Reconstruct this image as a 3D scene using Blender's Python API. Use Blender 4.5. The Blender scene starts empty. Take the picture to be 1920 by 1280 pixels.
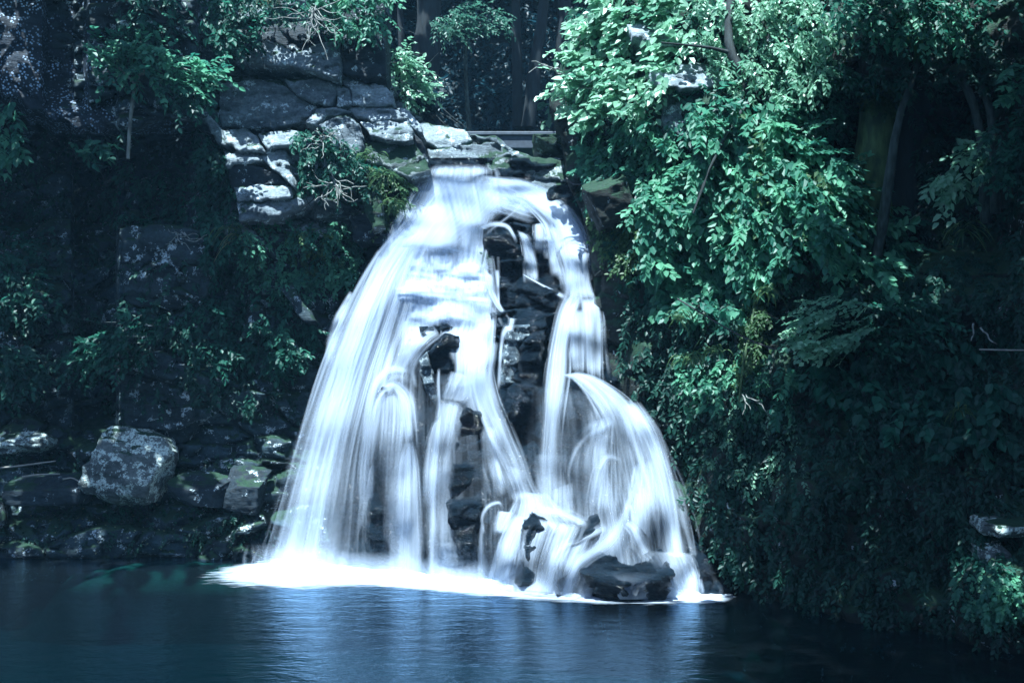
import bpy, bmesh, math, random
import numpy as np
from mathutils import Vector

# ---------------------------------------------------------------- camera, sky, sun, exposure
C = bpy.context.scene
LENS = 35.0
F = 1920 * LENS / 36.0          # focal length in pixels of the 1920 wide photograph
YH = 780.0                      # horizon row
CZ = 5.0                        # eye height above the pool
cd = bpy.data.cameras.new('camera'); cam = bpy.data.objects.new('camera', cd)
C.collection.objects.link(cam); C.camera = cam
cam.location = (0, 0, CZ); cam.rotation_euler = (math.radians(90), 0, 0)
cd.lens = LENS; cd.sensor_width = 36; cd.sensor_fit = 'HORIZONTAL'
cd.shift_y = (YH - 640) / 1920.0
cd.clip_start = 0.1; cd.clip_end = 2000
SUN_EL, SUN_AZ = math.radians(71), math.radians(-150)      # azimuth measured from straight ahead towards the right
w = bpy.data.worlds.new('World'); C.world = w; w.use_nodes = True
nt = w.node_tree; bg = nt.nodes['Background']
sky = nt.nodes.new('ShaderNodeTexSky'); sky.sky_type = 'NISHITA'; sky.sun_disc = False
sky.ozone_density = 2.2; sky.dust_density = 0.3; sky.sun_elevation = SUN_EL; sky.sun_rotation = SUN_AZ
nt.links.new(sky.outputs[0], bg.inputs[0]); bg.inputs[1].default_value = 0.07
sd = bpy.data.lights.new('sun', 'SUN'); sun = bpy.data.objects.new('sun', sd); C.collection.objects.link(sun)
sd.energy = 4.0; sd.angle = math.radians(0.5); sd.color = (0.80, 0.94, 1.0)
S = Vector((math.cos(SUN_EL) * math.sin(SUN_AZ), math.cos(SUN_EL) * math.cos(SUN_AZ), math.sin(SUN_EL)))
sun.rotation_euler = S.to_track_quat('Z', 'Y').to_euler()
C.view_settings.view_transform = 'Standard'; C.view_settings.look = 'None'
C.view_settings.exposure = 2.0; C.view_settings.gamma = 1.0
C.cycles.max_bounces = 8; C.cycles.diffuse_bounces = 3; C.cycles.glossy_bounces = 3
C.cycles.transparent_max_bounces = 24; C.cycles.transmission_bounces = 4
C.cycles.caustics_reflective = False; C.cycles.caustics_refractive = False
C.cycles.use_denoising = True

# ---------------------------------------------------------------- helpers
R = np.random.default_rng(7)
def P(px, py, Y):
    px = np.asarray(px, float); py = np.asarray(py, float); Y = np.asarray(Y, float)
    return np.stack(np.broadcast_arrays((px - 960) / F * Y, Y, CZ - (py - YH) / F * Y), -1)
def ss(a, b, x):
    t = np.clip((np.asarray(x, float) - a) / (b - a), 0, 1); return t * t * (3 - 2 * t)
def h3(i, j, k, s=0):
    n = (i.astype(np.int64) * 374761393 + j.astype(np.int64) * 668265263 + k.astype(np.int64) * 2147483647 + s * 974634777) & 0xffffffff
    n = ((n ^ (n >> 13)) * 1274126177) & 0xffffffff
    n = ((n ^ (n >> 16)) * 2246822519) & 0xffffffff
    n = n ^ (n >> 15)
    return (n & 0xffffff) / float(0xffffff)
def vnoise(p, s=0):
    f = np.floor(p); t = p - f; t = t * t * (3 - 2 * t); f = f.astype(np.int64)
    r = 0
    for a in (0, 1):
        for b in (0, 1):
            for c in (0, 1):
                wgt = (t[..., 0] if a else 1 - t[..., 0]) * (t[..., 1] if b else 1 - t[..., 1]) * (t[..., 2] if c else 1 - t[..., 2])
                r = r + wgt * h3(f[..., 0] + a, f[..., 1] + b, f[..., 2] + c, s)
    return r * 2 - 1
def fbm(p, o=4, s=0):
    r = 0; a = 0.5
    for k in range(o):
        r = r + a * vnoise(p * (2 ** k) + k * 17.3, s + k); a *= 0.5
    return r
def voro(p, s=0):
    f = np.floor(p).astype(np.int64)
    F1 = np.full(p.shape[:-1], 9.0); F2 = F1.copy(); idv = np.zeros(p.shape[:-1]); rel = np.zeros(p.shape)
    for a in (-1, 0, 1):
        for b in (-1, 0, 1):
            for c in (-1, 0, 1):
                i, j, k = f[..., 0] + a, f[..., 1] + b, f[..., 2] + c
                q = np.stack([i + h3(i, j, k, s + 1), j + h3(i, j, k, s + 2), k + h3(i, j, k, s + 3)], -1)
                d = np.linalg.norm(p - q, axis=-1); m = d < F1
                F2 = np.where(m, F1, np.minimum(F2, d)); F1 = np.where(m, d, F1)
                idv = np.where(m, h3(i, j, k, s + 4), idv); rel = np.where(m[..., None], p - q, rel)
    return F1, F2, idv, rel
def blocks(p, amp, crack=0.5, s=0):
    F1, F2, idv, rel = voro(p, s)
    tx = (idv * 7.13) % 1 - .5; tz = (idv * 13.7) % 1 - .5
    return amp * ((idv - .5) * 1.6 + rel[..., 0] * tx * 1.2 + rel[..., 2] * tz * 1.2) + amp * crack * np.exp(-((F2 - F1) / 0.06) ** 2)

def mesh_obj(name, V, faces, mat=None, parent=None, smooth=True, attrs=None, uv=None):
    """V (N,3); faces = (M,4) or (M,3) int array or list of those"""
    if isinstance(faces, np.ndarray): faces = [faces]
    faces = [f for f in faces if len(f)]
    me = bpy.data.meshes.new(name)
    V = np.ascontiguousarray(V, np.float32)
    me.vertices.add(len(V)); me.vertices.foreach_set('co', V.ravel())
    li = np.concatenate([f.ravel() for f in faces]).astype(np.int32)
    tot = np.concatenate([np.full(len(f), f.shape[1]) for f in faces]).astype(np.int32)
    st = np.concatenate([[0], np.cumsum(tot)[:-1]]).astype(np.int32)
    me.loops.add(len(li)); me.loops.foreach_set('vertex_index', li)
    me.polygons.add(len(tot)); me.polygons.foreach_set('loop_start', st); me.polygons.foreach_set('loop_total', tot)
    me.polygons.foreach_set('use_smooth', np.full(len(tot), smooth))
    me.update(calc_edges=True); me.validate()
    if attrs:
        for k, a in attrs.items():
            at = me.attributes.new(k, 'FLOAT', 'POINT'); at.data.foreach_set('value', np.ascontiguousarray(a, np.float32).ravel())
    if uv is not None:
        at = me.attributes.new('flow', 'FLOAT_VECTOR', 'POINT'); at.data.foreach_set('vector', np.ascontiguousarray(uv, np.float32).ravel())
    if mat: me.materials.append(mat)
    o = bpy.data.objects.new(name, me); C.collection.objects.link(o)
    if parent: o.parent = parent; o.matrix_parent_inverse = parent.matrix_world.inverted()
    return o
def tag(o, label=None, cat=None, group=None, kind=None):
    if label: o['label'] = label
    if cat: o['category'] = cat
    if group: o['group'] = group
    if kind: o['kind'] = kind
    return o
def empty(name, loc, label, cat, group=None):
    o = bpy.data.objects.new(name, None); C.collection.objects.link(o); o.location = Vector([float(v) for v in loc])
    o.empty_display_size = .3
    bpy.context.view_layer.update()
    return tag(o, label, cat, group)
def grid_faces(nu, nv, mask=None):
    i = np.arange(nu * nv).reshape(nv, nu)
    f = np.stack([i[:-1, :-1], i[1:, :-1], i[1:, 1:], i[:-1, 1:]], -1)
    if mask is not None: f = f[mask]
    return f.reshape(-1, 4)
def inter(pts):
    pts = sorted(pts); a = np.array(pts, float)
    return lambda x: np.interp(x, a[:, 0], a[:, 1])

def in_poly(px, py, poly):
    a = np.array(poly, float); c = np.zeros(len(px), bool); j = len(a) - 1
    for i in range(len(a)):
        xi, yi = a[i]; xj, yj = a[j]
        c ^= ((yi > py) != (yj > py)) & (px < (xj - xi) * (py - yi) / (yj - yi + 1e-9) + xi); j = i
    return c

# ---------------------------------------------------------------- materials
def new_mat(name):
    m = bpy.data.materials.new(name); m.use_nodes = True
    t = m.node_tree; return m, t, t.nodes, t.links, t.nodes['Principled BSDF']
def node(t, typ, **kw):
    n = t.nodes.new(typ)
    for k, v in kw.items():
        if k.startswith('in_'): n.inputs[int(k[3:])].default_value = v
        else: setattr(n, k, v)
    return n
def ramp(t, fac, stops):
    r = t.nodes.new('ShaderNodeValToRGB'); e = r.color_ramp.elements
    while len(e) < len(stops): e.new(0.5)
    for k, (p, c) in enumerate(stops):
        e[k].position = p; e[k].color = (*c, 1) if len(c) == 3 else c
    t.links.new(fac, r.inputs[0]); return r
def mixc(t, fac, a, b):
    m = t.nodes.new('ShaderNodeMix'); m.data_type = 'RGBA'
    for s, v in ((0, fac), (6, a), (7, b)):
        if hasattr(v, 'is_linked') or hasattr(v, 'links'): t.links.new(v, m.inputs[s])
        elif s == 0: m.inputs[0].default_value = v
        else: m.inputs[s].default_value = (*v, 1)
    return m.outputs[2]
def math_n(t, op, a, b=None, clamp=False):
    m = t.nodes.new('ShaderNodeMath'); m.operation = op; m.use_clamp = clamp
    for s, v in ((0, a), (1, b)):
        if v is None: continue
        if isinstance(v, (int, float)): m.inputs[s].default_value = v
        else: t.links.new(v, m.inputs[s])
    return m.outputs[0]
def rock_mat(name, dark, light, lichen=0.0, moss=0.0, rough=0.75, scale=1.0, speck=0.0, bump=0.6, attr=False, lich_col=(.58, .68, .72)):
    m, t, n, l, b = new_mat(name)
    geo = n.new('ShaderNodeNewGeometry')
    def noise(sc, det=6, rgh=0.6, vec=None):
        q = node(t, 'ShaderNodeTexNoise'); q.inputs['Scale'].default_value = sc; q.inputs['Detail'].default_value = det; q.inputs['Roughness'].default_value = rgh
        l.new(vec or geo.outputs['Position'], q.inputs['Vector']); return q.outputs['Fac']
    mp = node(t, 'ShaderNodeMapping'); mp.inputs['Scale'].default_value = (1, 1, 3.2); l.new(geo.outputs['Position'], mp.inputs[0])
    big = noise(0.7 * scale, 8, .65, mp.outputs[0])
    col = ramp(t, big, [(0.32, dark), (0.5, tuple((a + c) / 2 for a, c in zip(dark, light))), (0.68, light)]).outputs[0]
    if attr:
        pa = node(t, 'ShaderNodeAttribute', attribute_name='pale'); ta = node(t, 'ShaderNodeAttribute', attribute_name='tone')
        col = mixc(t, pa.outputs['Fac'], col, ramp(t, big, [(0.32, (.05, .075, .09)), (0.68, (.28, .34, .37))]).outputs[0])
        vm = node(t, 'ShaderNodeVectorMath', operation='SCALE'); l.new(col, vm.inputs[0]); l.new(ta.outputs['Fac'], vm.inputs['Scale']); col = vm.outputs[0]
    fine = noise(9 * scale, 6, .7)
    col = mixc(t, math_n(t, 'MULTIPLY', ramp(t, fine, [(0.35, (1, 1, 1)), (0.6, (0, 0, 0))]).outputs[0], .55), col, tuple(c * .45 for c in dark))
    if lichen > 0:
        lf = ramp(t, noise(2.2 * scale, 5, .7), [(0.62 - lichen * .25, (0, 0, 0)), (0.66 - lichen * .25, (1, 1, 1))]).outputs[0]
        lf2 = ramp(t, noise(14 * scale, 3, .6), [(0.38, (0, 0, 0)), (0.52, (1, 1, 1))]).outputs[0]
        col = mixc(t, math_n(t, 'MULTIPLY', lf, lf2), col, lich_col)
    if speck > 0:
        v = node(t, 'ShaderNodeTexVoronoi'); v.inputs['Scale'].default_value = 9.0; l.new(geo.outputs['Position'], v.inputs['Vector'])
        sp = ramp(t, v.outputs['Distance'], [(0.2, (1, 1, 1)), (0.42, (0, 0, 0))]).outputs[0]
        mk = ramp(t, noise(1.1, 5, .7), [(0.42, (0, 0, 0)), (0.54, (1, 1, 1))]).outputs[0]
        col = mixc(t, math_n(t, 'MULTIPLY', math_n(t, 'MULTIPLY', sp, mk), speck), col, (.5, .66, .86))
    if moss > 0:
        sx = node(t, 'ShaderNodeSeparateXYZ'); l.new(geo.outputs['Normal'], sx.inputs[0])
        mm = math_n(t, 'ADD', math_n(t, 'MULTIPLY', sx.outputs[2], .35), noise(1.3, 6, .65))
        mf = ramp(t, mm, [(0.86 - moss * .5, (0, 0, 0)), (0.93 - moss * .5, (1, 1, 1))]).outputs[0]
        mc = ramp(t, noise(12, 4, .7), [(0.3, (.003, .018, .013)), (0.7, (.018, .06, .03))]).outputs[0]
        col = mixc(t, mf, col, mc)
    l.new(col, b.inputs['Base Color'])
    b.inputs['Roughness'].default_value = rough; b.inputs['Specular IOR Level'].default_value = .3
    rr = ramp(t, noise(3, 4), [(0.3, (rough * .7,) * 3), (0.7, (min(1, rough * 1.2),) * 3)]).outputs[0]; l.new(rr, b.inputs['Roughness'])
    bp = node(t, 'ShaderNodeBump'); bp.inputs['Strength'].default_value = bump; bp.inputs['Distance'].default_value = .12
    hh = math_n(t, 'ADD', math_n(t, 'MULTIPLY', noise(5 * scale, 8, .7, mp.outputs[0]), 1.0), math_n(t, 'MULTIPLY', fine, .35))
    l.new(hh, bp.inputs['Height']); l.new(bp.outputs[0], b.inputs['Normal'])
    return m
def leaf_mat(name, ca, cb, rough=0.45, trans=0.4, spec=0.3, tcol=None):
    m, t, n, l, b = new_mat(name)
    at = node(t, 'ShaderNodeAttribute', attribute_name='tint')
    col = mixc(t, at.outputs['Fac'], ca, cb)
    l.new(col, b.inputs['Base Color']); b.inputs['Roughness'].default_value = rough; b.inputs['Specular IOR Level'].default_value = spec
    tr = node(t, 'ShaderNodeBsdfTranslucent')
    hs = node(t, 'ShaderNodeHueSaturation'); hs.inputs['Value'].default_value = 1.9; l.new(col, hs.inputs['Color']); l.new(hs.outputs[0], tr.inputs[0])
    mx = node(t, 'ShaderNodeMixShader'); mx.inputs[0].default_value = trans
    l.new(b.outputs[0], mx.inputs[1]); l.new(tr.outputs[0], mx.inputs[2]); l.new(mx.outputs[0], n['Material Output'].inputs[0])
    return m
def bark_mat(name, a, bcol, sc=6):
    m, t, n, l, b = new_mat(name)
    geo = n.new('ShaderNodeNewGeometry'); mp = node(t, 'ShaderNodeMapping'); mp.inputs['Scale'].default_value = (1, 1, .3); l.new(geo.outputs['Position'], mp.inputs[0])
    q = node(t, 'ShaderNodeTexNoise'); q.inputs['Scale'].default_value = sc; q.inputs['Detail'].default_value = 6; l.new(mp.outputs[0], q.inputs['Vector'])
    l.new(ramp(t, q.outputs['Fac'], [(.35, a), (.65, bcol)]).outputs[0], b.inputs['Base Color']); b.inputs['Roughness'].default_value = .85
    bp = node(t, 'ShaderNodeBump'); bp.inputs['Strength'].default_value = .6; bp.inputs['Distance'].default_value = .05
    l.new(q.outputs['Fac'], bp.inputs['Height']); l.new(bp.outputs[0], b.inputs['Normal'])
    return m
def flat_mat(name, col, rough=.6, metal=0.0):
    m, t, n, l, b = new_mat(name)
    geo = n.new('ShaderNodeNewGeometry')
    q = node(t, 'ShaderNodeTexNoise'); q.inputs['Scale'].default_value = 5; q.inputs['Detail'].default_value = 6; l.new(geo.outputs['Position'], q.inputs['Vector'])
    l.new(ramp(t, q.outputs['Fac'], [(.3, tuple(c * .6 for c in col)), (.7, col)]).outputs[0], b.inputs['Base Color'])
    b.inputs['Roughness'].default_value = rough; b.inputs['Metallic'].default_value = metal
    return m

M = {}
M['cliff'] = rock_mat('cliff_rock', (.003, .009, .015), (.022, .042, .06), lichen=.1, moss=.15, rough=.7, speck=0)
M['cliffleft'] = rock_mat('jointed_cliff_rock', (.003, .011, .017), (.042, .078, .098), lichen=.2, moss=.35, rough=.7, attr=True)
M['mossytop'] = rock_mat('moss_streaked_rock', (.06, .085, .09), (.34, .40, .41), lichen=.2, moss=.62, rough=.85)
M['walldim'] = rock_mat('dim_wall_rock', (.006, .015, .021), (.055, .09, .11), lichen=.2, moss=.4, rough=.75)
M['speck'] = rock_mat('speckled_rock', (.004, .009, .018), (.02, .036, .06), lichen=.0, moss=.1, rough=.7, speck=1.0)
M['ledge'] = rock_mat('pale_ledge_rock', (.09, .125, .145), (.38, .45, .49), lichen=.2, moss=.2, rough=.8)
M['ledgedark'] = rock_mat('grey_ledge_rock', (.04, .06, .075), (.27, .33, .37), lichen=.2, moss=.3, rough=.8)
M['mossy'] = rock_mat('mossy_rock', (.04, .05, .045), (.16, .18, .17), lichen=.2, moss=.95, rough=.85)
M['wet'] = rock_mat('wet_rock', (.002, .007, .013), (.014, .030, .048), lichen=0, moss=.0, rough=.13, scale=2.4, bump=1.0)
M['wetpale'] = rock_mat('wet_veined_rock', (.02, .035, .05), (.22, .3, .36), lichen=.3, moss=.0, rough=.3, scale=2.5, bump=1.0)
M['rightcliff'] = rock_mat('overgrown_rock', (.004, .008, .008), (.022, .03, .028), lichen=.03, moss=.6, rough=.8)
M['boulder'] = rock_mat('lichen_boulder', (.05, .065, .07), (.2, .24, .24), lichen=.6, moss=.22, rough=.85, lich_col=(.6, .72, .68))
M['bed'] = rock_mat('pool_bed', (.004, .03, .042), (.008, .045, .055), rough=.9, scale=.3)
M['sand'] = rock_mat('shallow_bed', (.2, .26, .18), (.55, .6, .42), rough=.9, scale=.8)
M['hill'] = rock_mat('forest_slope', (.004, .011, .016), (.010, .024, .032), rough=.95)  # blue of distance haze put into the slope colour
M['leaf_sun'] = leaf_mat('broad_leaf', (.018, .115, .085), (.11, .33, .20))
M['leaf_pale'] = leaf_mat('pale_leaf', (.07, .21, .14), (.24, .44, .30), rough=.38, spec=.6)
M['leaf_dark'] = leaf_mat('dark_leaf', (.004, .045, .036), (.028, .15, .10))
M['leaf_deep'] = leaf_mat('deep_shade_leaf', (.004, .03, .026), (.022, .095, .068), spec=.3)  # darker copy of the leaf, shade put into its colour
M['leaf_moss'] = leaf_mat('moss_leaf', (.025, .08, .035), (.09, .17, .07))
M['grass'] = leaf_mat('grass_blade', (.02, .08, .045), (.09, .16, .07))
M['straw'] = leaf_mat('dry_blade', (.12, .15, .08), (.3, .3, .18))
M['leaf_far'] = leaf_mat('far_leaf', (.005, .026, .04), (.014, .055, .075))  # bluish: the gorge's distance haze is put into the leaf colour
M['leaf_fartree'] = leaf_mat('far_tree_leaf', (.03, .11, .08), (.06, .17, .12))
M['bark'] = bark_mat('dark_bark', (.004, .010, .012), (.022, .036, .038))
M['barkdeep'] = bark_mat('shaded_bark', (.001, .005, .008), (.005, .015, .021))  # darker copy of the bark, shade put into its colour
M['barkmid'] = bark_mat('lichened_bark', (.014, .024, .025), (.07, .10, .095), 9)
M['barkpale'] = bark_mat('pale_bark', (.08, .09, .085), (.28, .3, .27))
M['barkmoss'] = bark_mat('mossy_bark', (.02, .05, .022), (.10, .17, .07))
M['root'] = bark_mat('bleached_root', (.10, .11, .10), (.34, .36, .34), 12)
M['beam'] = flat_mat('grey_concrete', (.08, .11, .15), .8)
M['rail'] = flat_mat('painted_rail', (.10, .13, .17), .6)
M['cable'] = flat_mat('black_cable', (.006, .008, .014), .6)
M['ropem'] = flat_mat('pale_rope', (.4, .38, .34), .8)

# falling water: white, its cover broken into fine threads along the flow
def water_mat(name):
    m, t, n, l, b = new_mat(name); n.remove(b)
    at = node(t, 'ShaderNodeAttribute', attribute_name='flow'); al = node(t, 'ShaderNodeAttribute', attribute_name='cover'); sk = node(t, 'ShaderNodeAttribute', attribute_name='thread')
    def ns(sx, sy, det):
        mp = node(t, 'ShaderNodeMapping'); mp.inputs['Scale'].default_value = (sx, sy, 1); l.new(at.outputs['Vector'], mp.inputs[0])
        q = node(t, 'ShaderNodeTexNoise'); q.inputs['Scale'].default_value = 1; q.inputs['Detail'].default_value = det; q.inputs['Roughness'].default_value = .6
        l.new(mp.outputs[0], q.inputs['Vector']); return q.outputs['Fac']
    s = math_n(t, 'ADD', math_n(t, 'MULTIPLY', ns(3.2, .16, 2), .6), math_n(t, 'MULTIPLY', ns(15, .3, 2), .4))
    s = math_n(t, 'MULTIPLY', math_n(t, 'SUBTRACT', s, .5), 5.0)          # about -1..1
    k = math_n(t, 'ADD', 1.0, math_n(t, 'MULTIPLY', s, sk.outputs['Fac']))
    a = math_n(t, 'MULTIPLY', al.outputs['Fac'], k, True)
    d = node(t, 'ShaderNodeBsdfDiffuse'); d.inputs[0].default_value = (.66, .76, .90, 1)
    tr = node(t, 'ShaderNodeBsdfTranslucent'); tr.inputs[0].default_value = (.66, .76, .90, 1)
    mx = node(t, 'ShaderNodeMixShader'); mx.inputs[0].default_value = .45; l.new(d.outputs[0], mx.inputs[1]); l.new(tr.outputs[0], mx.inputs[2])
    tp = node(t, 'ShaderNodeBsdfTransparent'); m2 = node(t, 'ShaderNodeMixShader')
    l.new(a, m2.inputs[0]); l.new(tp.outputs[0], m2.inputs[1]); l.new(mx.outputs[0], m2.inputs[2]); l.new(m2.outputs[0], n['Material Output'].inputs[0])
    return m
M['fall'] = water_mat('falling_water')
def pool_mat():
    m, t, n, l, b = new_mat('pool_water'); n.remove(b)
    geo = n.new('ShaderNodeNewGeometry')
    def ns(sx, sy, det, rg=.6):
        mp = node(t, 'ShaderNodeMapping'); mp.inputs['Scale'].default_value = (sx, sy, 1); l.new(geo.outputs['Position'], mp.inputs[0])
        q = node(t, 'ShaderNodeTexNoise'); q.inputs['Scale'].default_value = 1; q.inputs['Detail'].default_value = det; q.inputs['Roughness'].default_value = rg
        l.new(mp.outputs[0], q.inputs['Vector']); return q.outputs['Fac']
    h = math_n(t, 'ADD', math_n(t, 'MULTIPLY', ns(1.1, 1.9, 4), 1.0), math_n(t, 'MULTIPLY', ns(4.5, 8, 3), .35))
    bp = node(t, 'ShaderNodeBump'); bp.inputs['Strength'].default_value = .42; bp.inputs['Distance'].default_value = .1; l.new(h, bp.inputs['Height'])
    g = node(t, 'ShaderNodeBsdfGlossy'); g.inputs['Roughness'].default_value = .17; g.inputs['Color'].default_value = (.5, .77, 1, 1); l.new(bp.outputs[0], g.inputs['Normal'])
    tp = node(t, 'ShaderNodeBsdfTransparent'); tp.inputs[0].default_value = (.10, .34, .38, 1)
    fr = node(t, 'ShaderNodeFresnel'); fr.inputs[0].default_value = 1.45; l.new(bp.outputs[0], fr.inputs['Normal'])
    mx = node(t, 'ShaderNodeMixShader'); l.new(math_n(t, 'MULTIPLY', fr.outputs[0], 1.25, True), mx.inputs[0]); l.new(tp.outputs[0], mx.inputs[1]); l.new(g.outputs[0], mx.inputs[2])
    l.new(mx.outputs[0], n['Material Output'].inputs[0]); return m
M['pool'] = pool_mat()

# ---------------------------------------------------------------- rock faces
Wline = inter([(-600, 1046), (0, 1043), (520, 1050), (700, 1070), (900, 1090), (1100, 1107), (1310, 1112), (1390, 1117), (1500, 1140), (1600, 1164), (1780, 1190), (1920, 1212), (2200, 1258)])
def Ywat(px): return CZ * F / (Wline(px) - YH)

class Face:
    """a rock face sampled on a lattice; keeps its depth so that water and plants can lie on it"""
    def __init__(s, x0, x1, y0, y1, st):
        s.xs = np.arange(x0, x1 + st, st, dtype=float); s.ys = np.arange(y0, y1 + st, st, dtype=float); s.st = st
        s.PX, s.PY = np.meshgrid(s.xs, s.ys)
    def at(s, px, py, D=None):
        D = s.D if D is None else D
        i = np.clip((np.asarray(px, float) - s.xs[0]) / s.st, 0, len(s.xs) - 1.001); j = np.clip((np.asarray(py, float) - s.ys[0]) / s.st, 0, len(s.ys) - 1.001)
        a = i.astype(int); b = j.astype(int); u = i - a; v = j - b
        return (D[b, a] * (1 - u) + D[b, a + 1] * u) * (1 - v) + (D[b + 1, a] * (1 - u) + D[b + 1, a + 1] * u) * v
    def build(s, name, mat, mask=None, attrs=None):
        V = P(s.PX, s.PY, s.D).reshape(-1, 3)
        f = grid_faces(len(s.xs), len(s.ys), None if mask is None else mask[:-1, :-1])[:, ::-1]
        return mesh_obj(name, V, f[:, ::-1], mat, attrs=attrs)

# --- left cliff
LC = Face(-420, 900, -300, 1090, 4)
x, y = LC.PX, LC.PY
D = 37.6 + 0 * x
D += np.where(x < 138, .5, 0) + 2.6 * ss(134, 140, x) * (1 - ss(216, 222, x)) * ss(280, 300, y)
D += -.5 * ss(218, 224, x) * (1 - ss(380, 430, x)) + 1.6 * ss(500, 760, x)
ledge = ss(770, 850, y)
D = D * (1 - ledge) + ledge * (37.2 - 2.0 * ss(820, 1045, y) + .5 * ss(150, 0, x))
ye = 165 + 70 * ss(0, 130, x) + 10 * np.sin(x / 30)
over = (1 - ss(ye - 8, ye + 6, y)) * (1 - ss(360, 385, x))
D -= over * (1.3 - .8 * ss(78, 86, x) * (1 - ss(160, 168, x)))
D += 2.8 * ss(ye, ye + 20, y) * (1 - ss(400, 520, y)) * (1 - ss(330, 390, x)) * ss(-40, 30, x + 100)
up = ss(395, 440, x) * (1 - ss(430, 470, y))
D += up * ((430 - y) / 430 * 1.6 - .55)
edge = inter([(-400, 722), (130, 722), (170, 740), (200, 765), (230, 800), (245, 850), (275, 905), (1100, 905)])(y)
w3 = P(x, y, D)
D += blocks(w3 * [.42, .42, 1.0], .75, .6, 3) + blocks(w3 * [1.1, 1.1, 2.3] + 9, .26, .5, 5) + .3 * fbm(w3 * .7, 5, 2) + .05 * fbm(w3 * 4, 3, 6)
D += np.clip(x - edge, 0, 8) * 1.2
LC.D = D
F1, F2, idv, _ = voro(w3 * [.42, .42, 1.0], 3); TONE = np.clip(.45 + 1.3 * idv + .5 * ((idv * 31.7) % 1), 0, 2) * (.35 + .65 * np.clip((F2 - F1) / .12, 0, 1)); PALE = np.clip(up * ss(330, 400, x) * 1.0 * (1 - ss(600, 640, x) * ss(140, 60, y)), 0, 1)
msk = (x - edge < 9)
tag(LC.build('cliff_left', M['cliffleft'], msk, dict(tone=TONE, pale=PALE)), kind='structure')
# a sheet of speckled, overhanging rock is its own mass in the top left corner
OV = Face(-420, 372, -300, 250, 3)
x, y = OV.PX, OV.PY
ye = 168 + 68 * ss(0, 130, x) + 8 * np.sin(x / 23) + 5 * np.sin(x / 7.)
D = 36.1 + .004 * (x - 100) + 1.1 * ss(76, 90, x) * (1 - ss(150, 168, x)) * (1 - ss(150, 220, y)) + .5 * ss(300, 372, x)
w3 = P(x, y, D); D += .35 * fbm(w3 * .9, 5, 12) + blocks(w3 * [.6, .6, .6], .16, .3, 8)
D += np.clip((y - ye) / 6, 0, 4) ** 1.0 * .5
OV.D = D
tag(OV.build('cliff_overhang', M['speck'], (y - ye < 26)), kind='structure')

# --- right cliff
RC = Face(1010, 2240, -130, 1290, 4)
x, y = RC.PX, RC.PY
W = inter([(1000, 34.4), (1150, 32.0), (1300, 29.8), (1390, 28.4), (1500, 26.1), (1600, 24.4), (1780, 22.9), (1920, 21.7), (2240, 19.6)])(x)
t = (1110 - y) / 1110
D = W + 3.4 * np.clip(t, -.2, 1.3) - .5 * np.clip(t, 0, 1) * ss(1300, 1500, x)
def bump(cx, cy, rx, ry, h):
    r2 = ((x - cx) / rx) ** 2 + ((y - cy) / ry) ** 2
    return -h * np.sqrt(np.clip(1 - r2, 0, 1))
D += bump(1245, 200, 110, 90, 1.2) + bump(1180, 420, 90, 110, .8) + bump(1330, 700, 160, 160, .7) + bump(1420, 950, 160, 140, .8)
D += 2.6 * ss(1540, 1600, x) * (1 - ss(1850, 1950, x)) * ss(130, 190, y) * (1 - ss(430, 560, y))
D += bump(1880, 1130, 110, 110, .9) + bump(1660, 60, 60, 150, 1.0)
w3 = P(x, y, D)
D += blocks(w3 * [.6, .6, .9], .4, .4, 23) + .5 * fbm(w3 * .6, 5, 21) + .1 * fbm(w3 * 3, 3, 25)
edge = inter([(-400, 1130), (0, 1118), (60, 1085), (150, 1046), (200, 1036), (260, 1052), (300, 1060), (345, 1064), (400, 1092), (450, 1104), (520, 1112), (1300, 1112)])(y)
D += np.clip(edge - x, 0, 8) * 1.2
RC.D = D
tag(RC.build('cliff_right', M['rightcliff'], (edge - x < 9)), kind='structure')

# --- the stepped rock under the falls
CC = Face(470, 1400, 296, 1130, 3)
x, y = CC.PX, CC.PY
wl = Wline(x); W0 = Ywat(x)
t = np.clip((wl - y) / (wl - 315), -.1, 1.1)
top = 37.6 + 0 * x
D = W0 + .3 + (top - W0 - .3) * t
D += .25 * np.sin(x / 37.) * np.sin(y / 23. + x / 60.)
yy = y + 10 * np.sin(x / 41.) + 6 * np.sin(x / 17. + 1) - (x - 850) * .12
fr = (yy / 47.) % 1
D += .34 * (ss(0, .25, fr) * (1 - ss(.85, 1, fr)) - .5) * (1 - ss(620, 760, y))
def dome(cx, cy, rx, ry, h, cut=1.0):
    """boss of rock with a rounded head and a steep foot"""
    r = np.sqrt(((x - cx) / rx) ** 2 + (np.where(y < cy, (y - cy) / ry, (y - cy) / (ry * 2.4))) ** 2)
    return -h * np.clip(1 - r ** 2.5, 0, 1) ** .6
for a in [(730, 780, 46, 70, .9), (770, 900, 44, 40, .5), (845, 690, 60, 70, .5), (880, 860, 60, 110, .7), (960, 660, 55, 60, .6), (1090, 770, 75, 60, .8), (1165, 860, 95, 110, 1.0),
          (1010, 1010, 90, 70, 1.0), (935, 985, 40, 45, .5), (1085, 1030, 60, 50, .8), (1185, 985, 60, 60, .7), (825, 1040, 34, 50, .4), (1220, 1010, 70, 80, .5), (1060, 945, 50, 30, .4), (940, 840, 40, 60, .3), (1100, 620, 50, 70, .3)]:
    D += dome(*a)
D += 1.2 * ss(1115, 1060, y) * ss(905, 930, x) * 0
w3 = P(x, y, D)
D += blocks(w3 * [.9, .9, 1.3] + 3, .26, .45, 33) + blocks(w3 * [2.2, 2.2, 3.2], .09, .5, 35) + .18 * fbm(w3 * 1.4, 5, 31)
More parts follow.
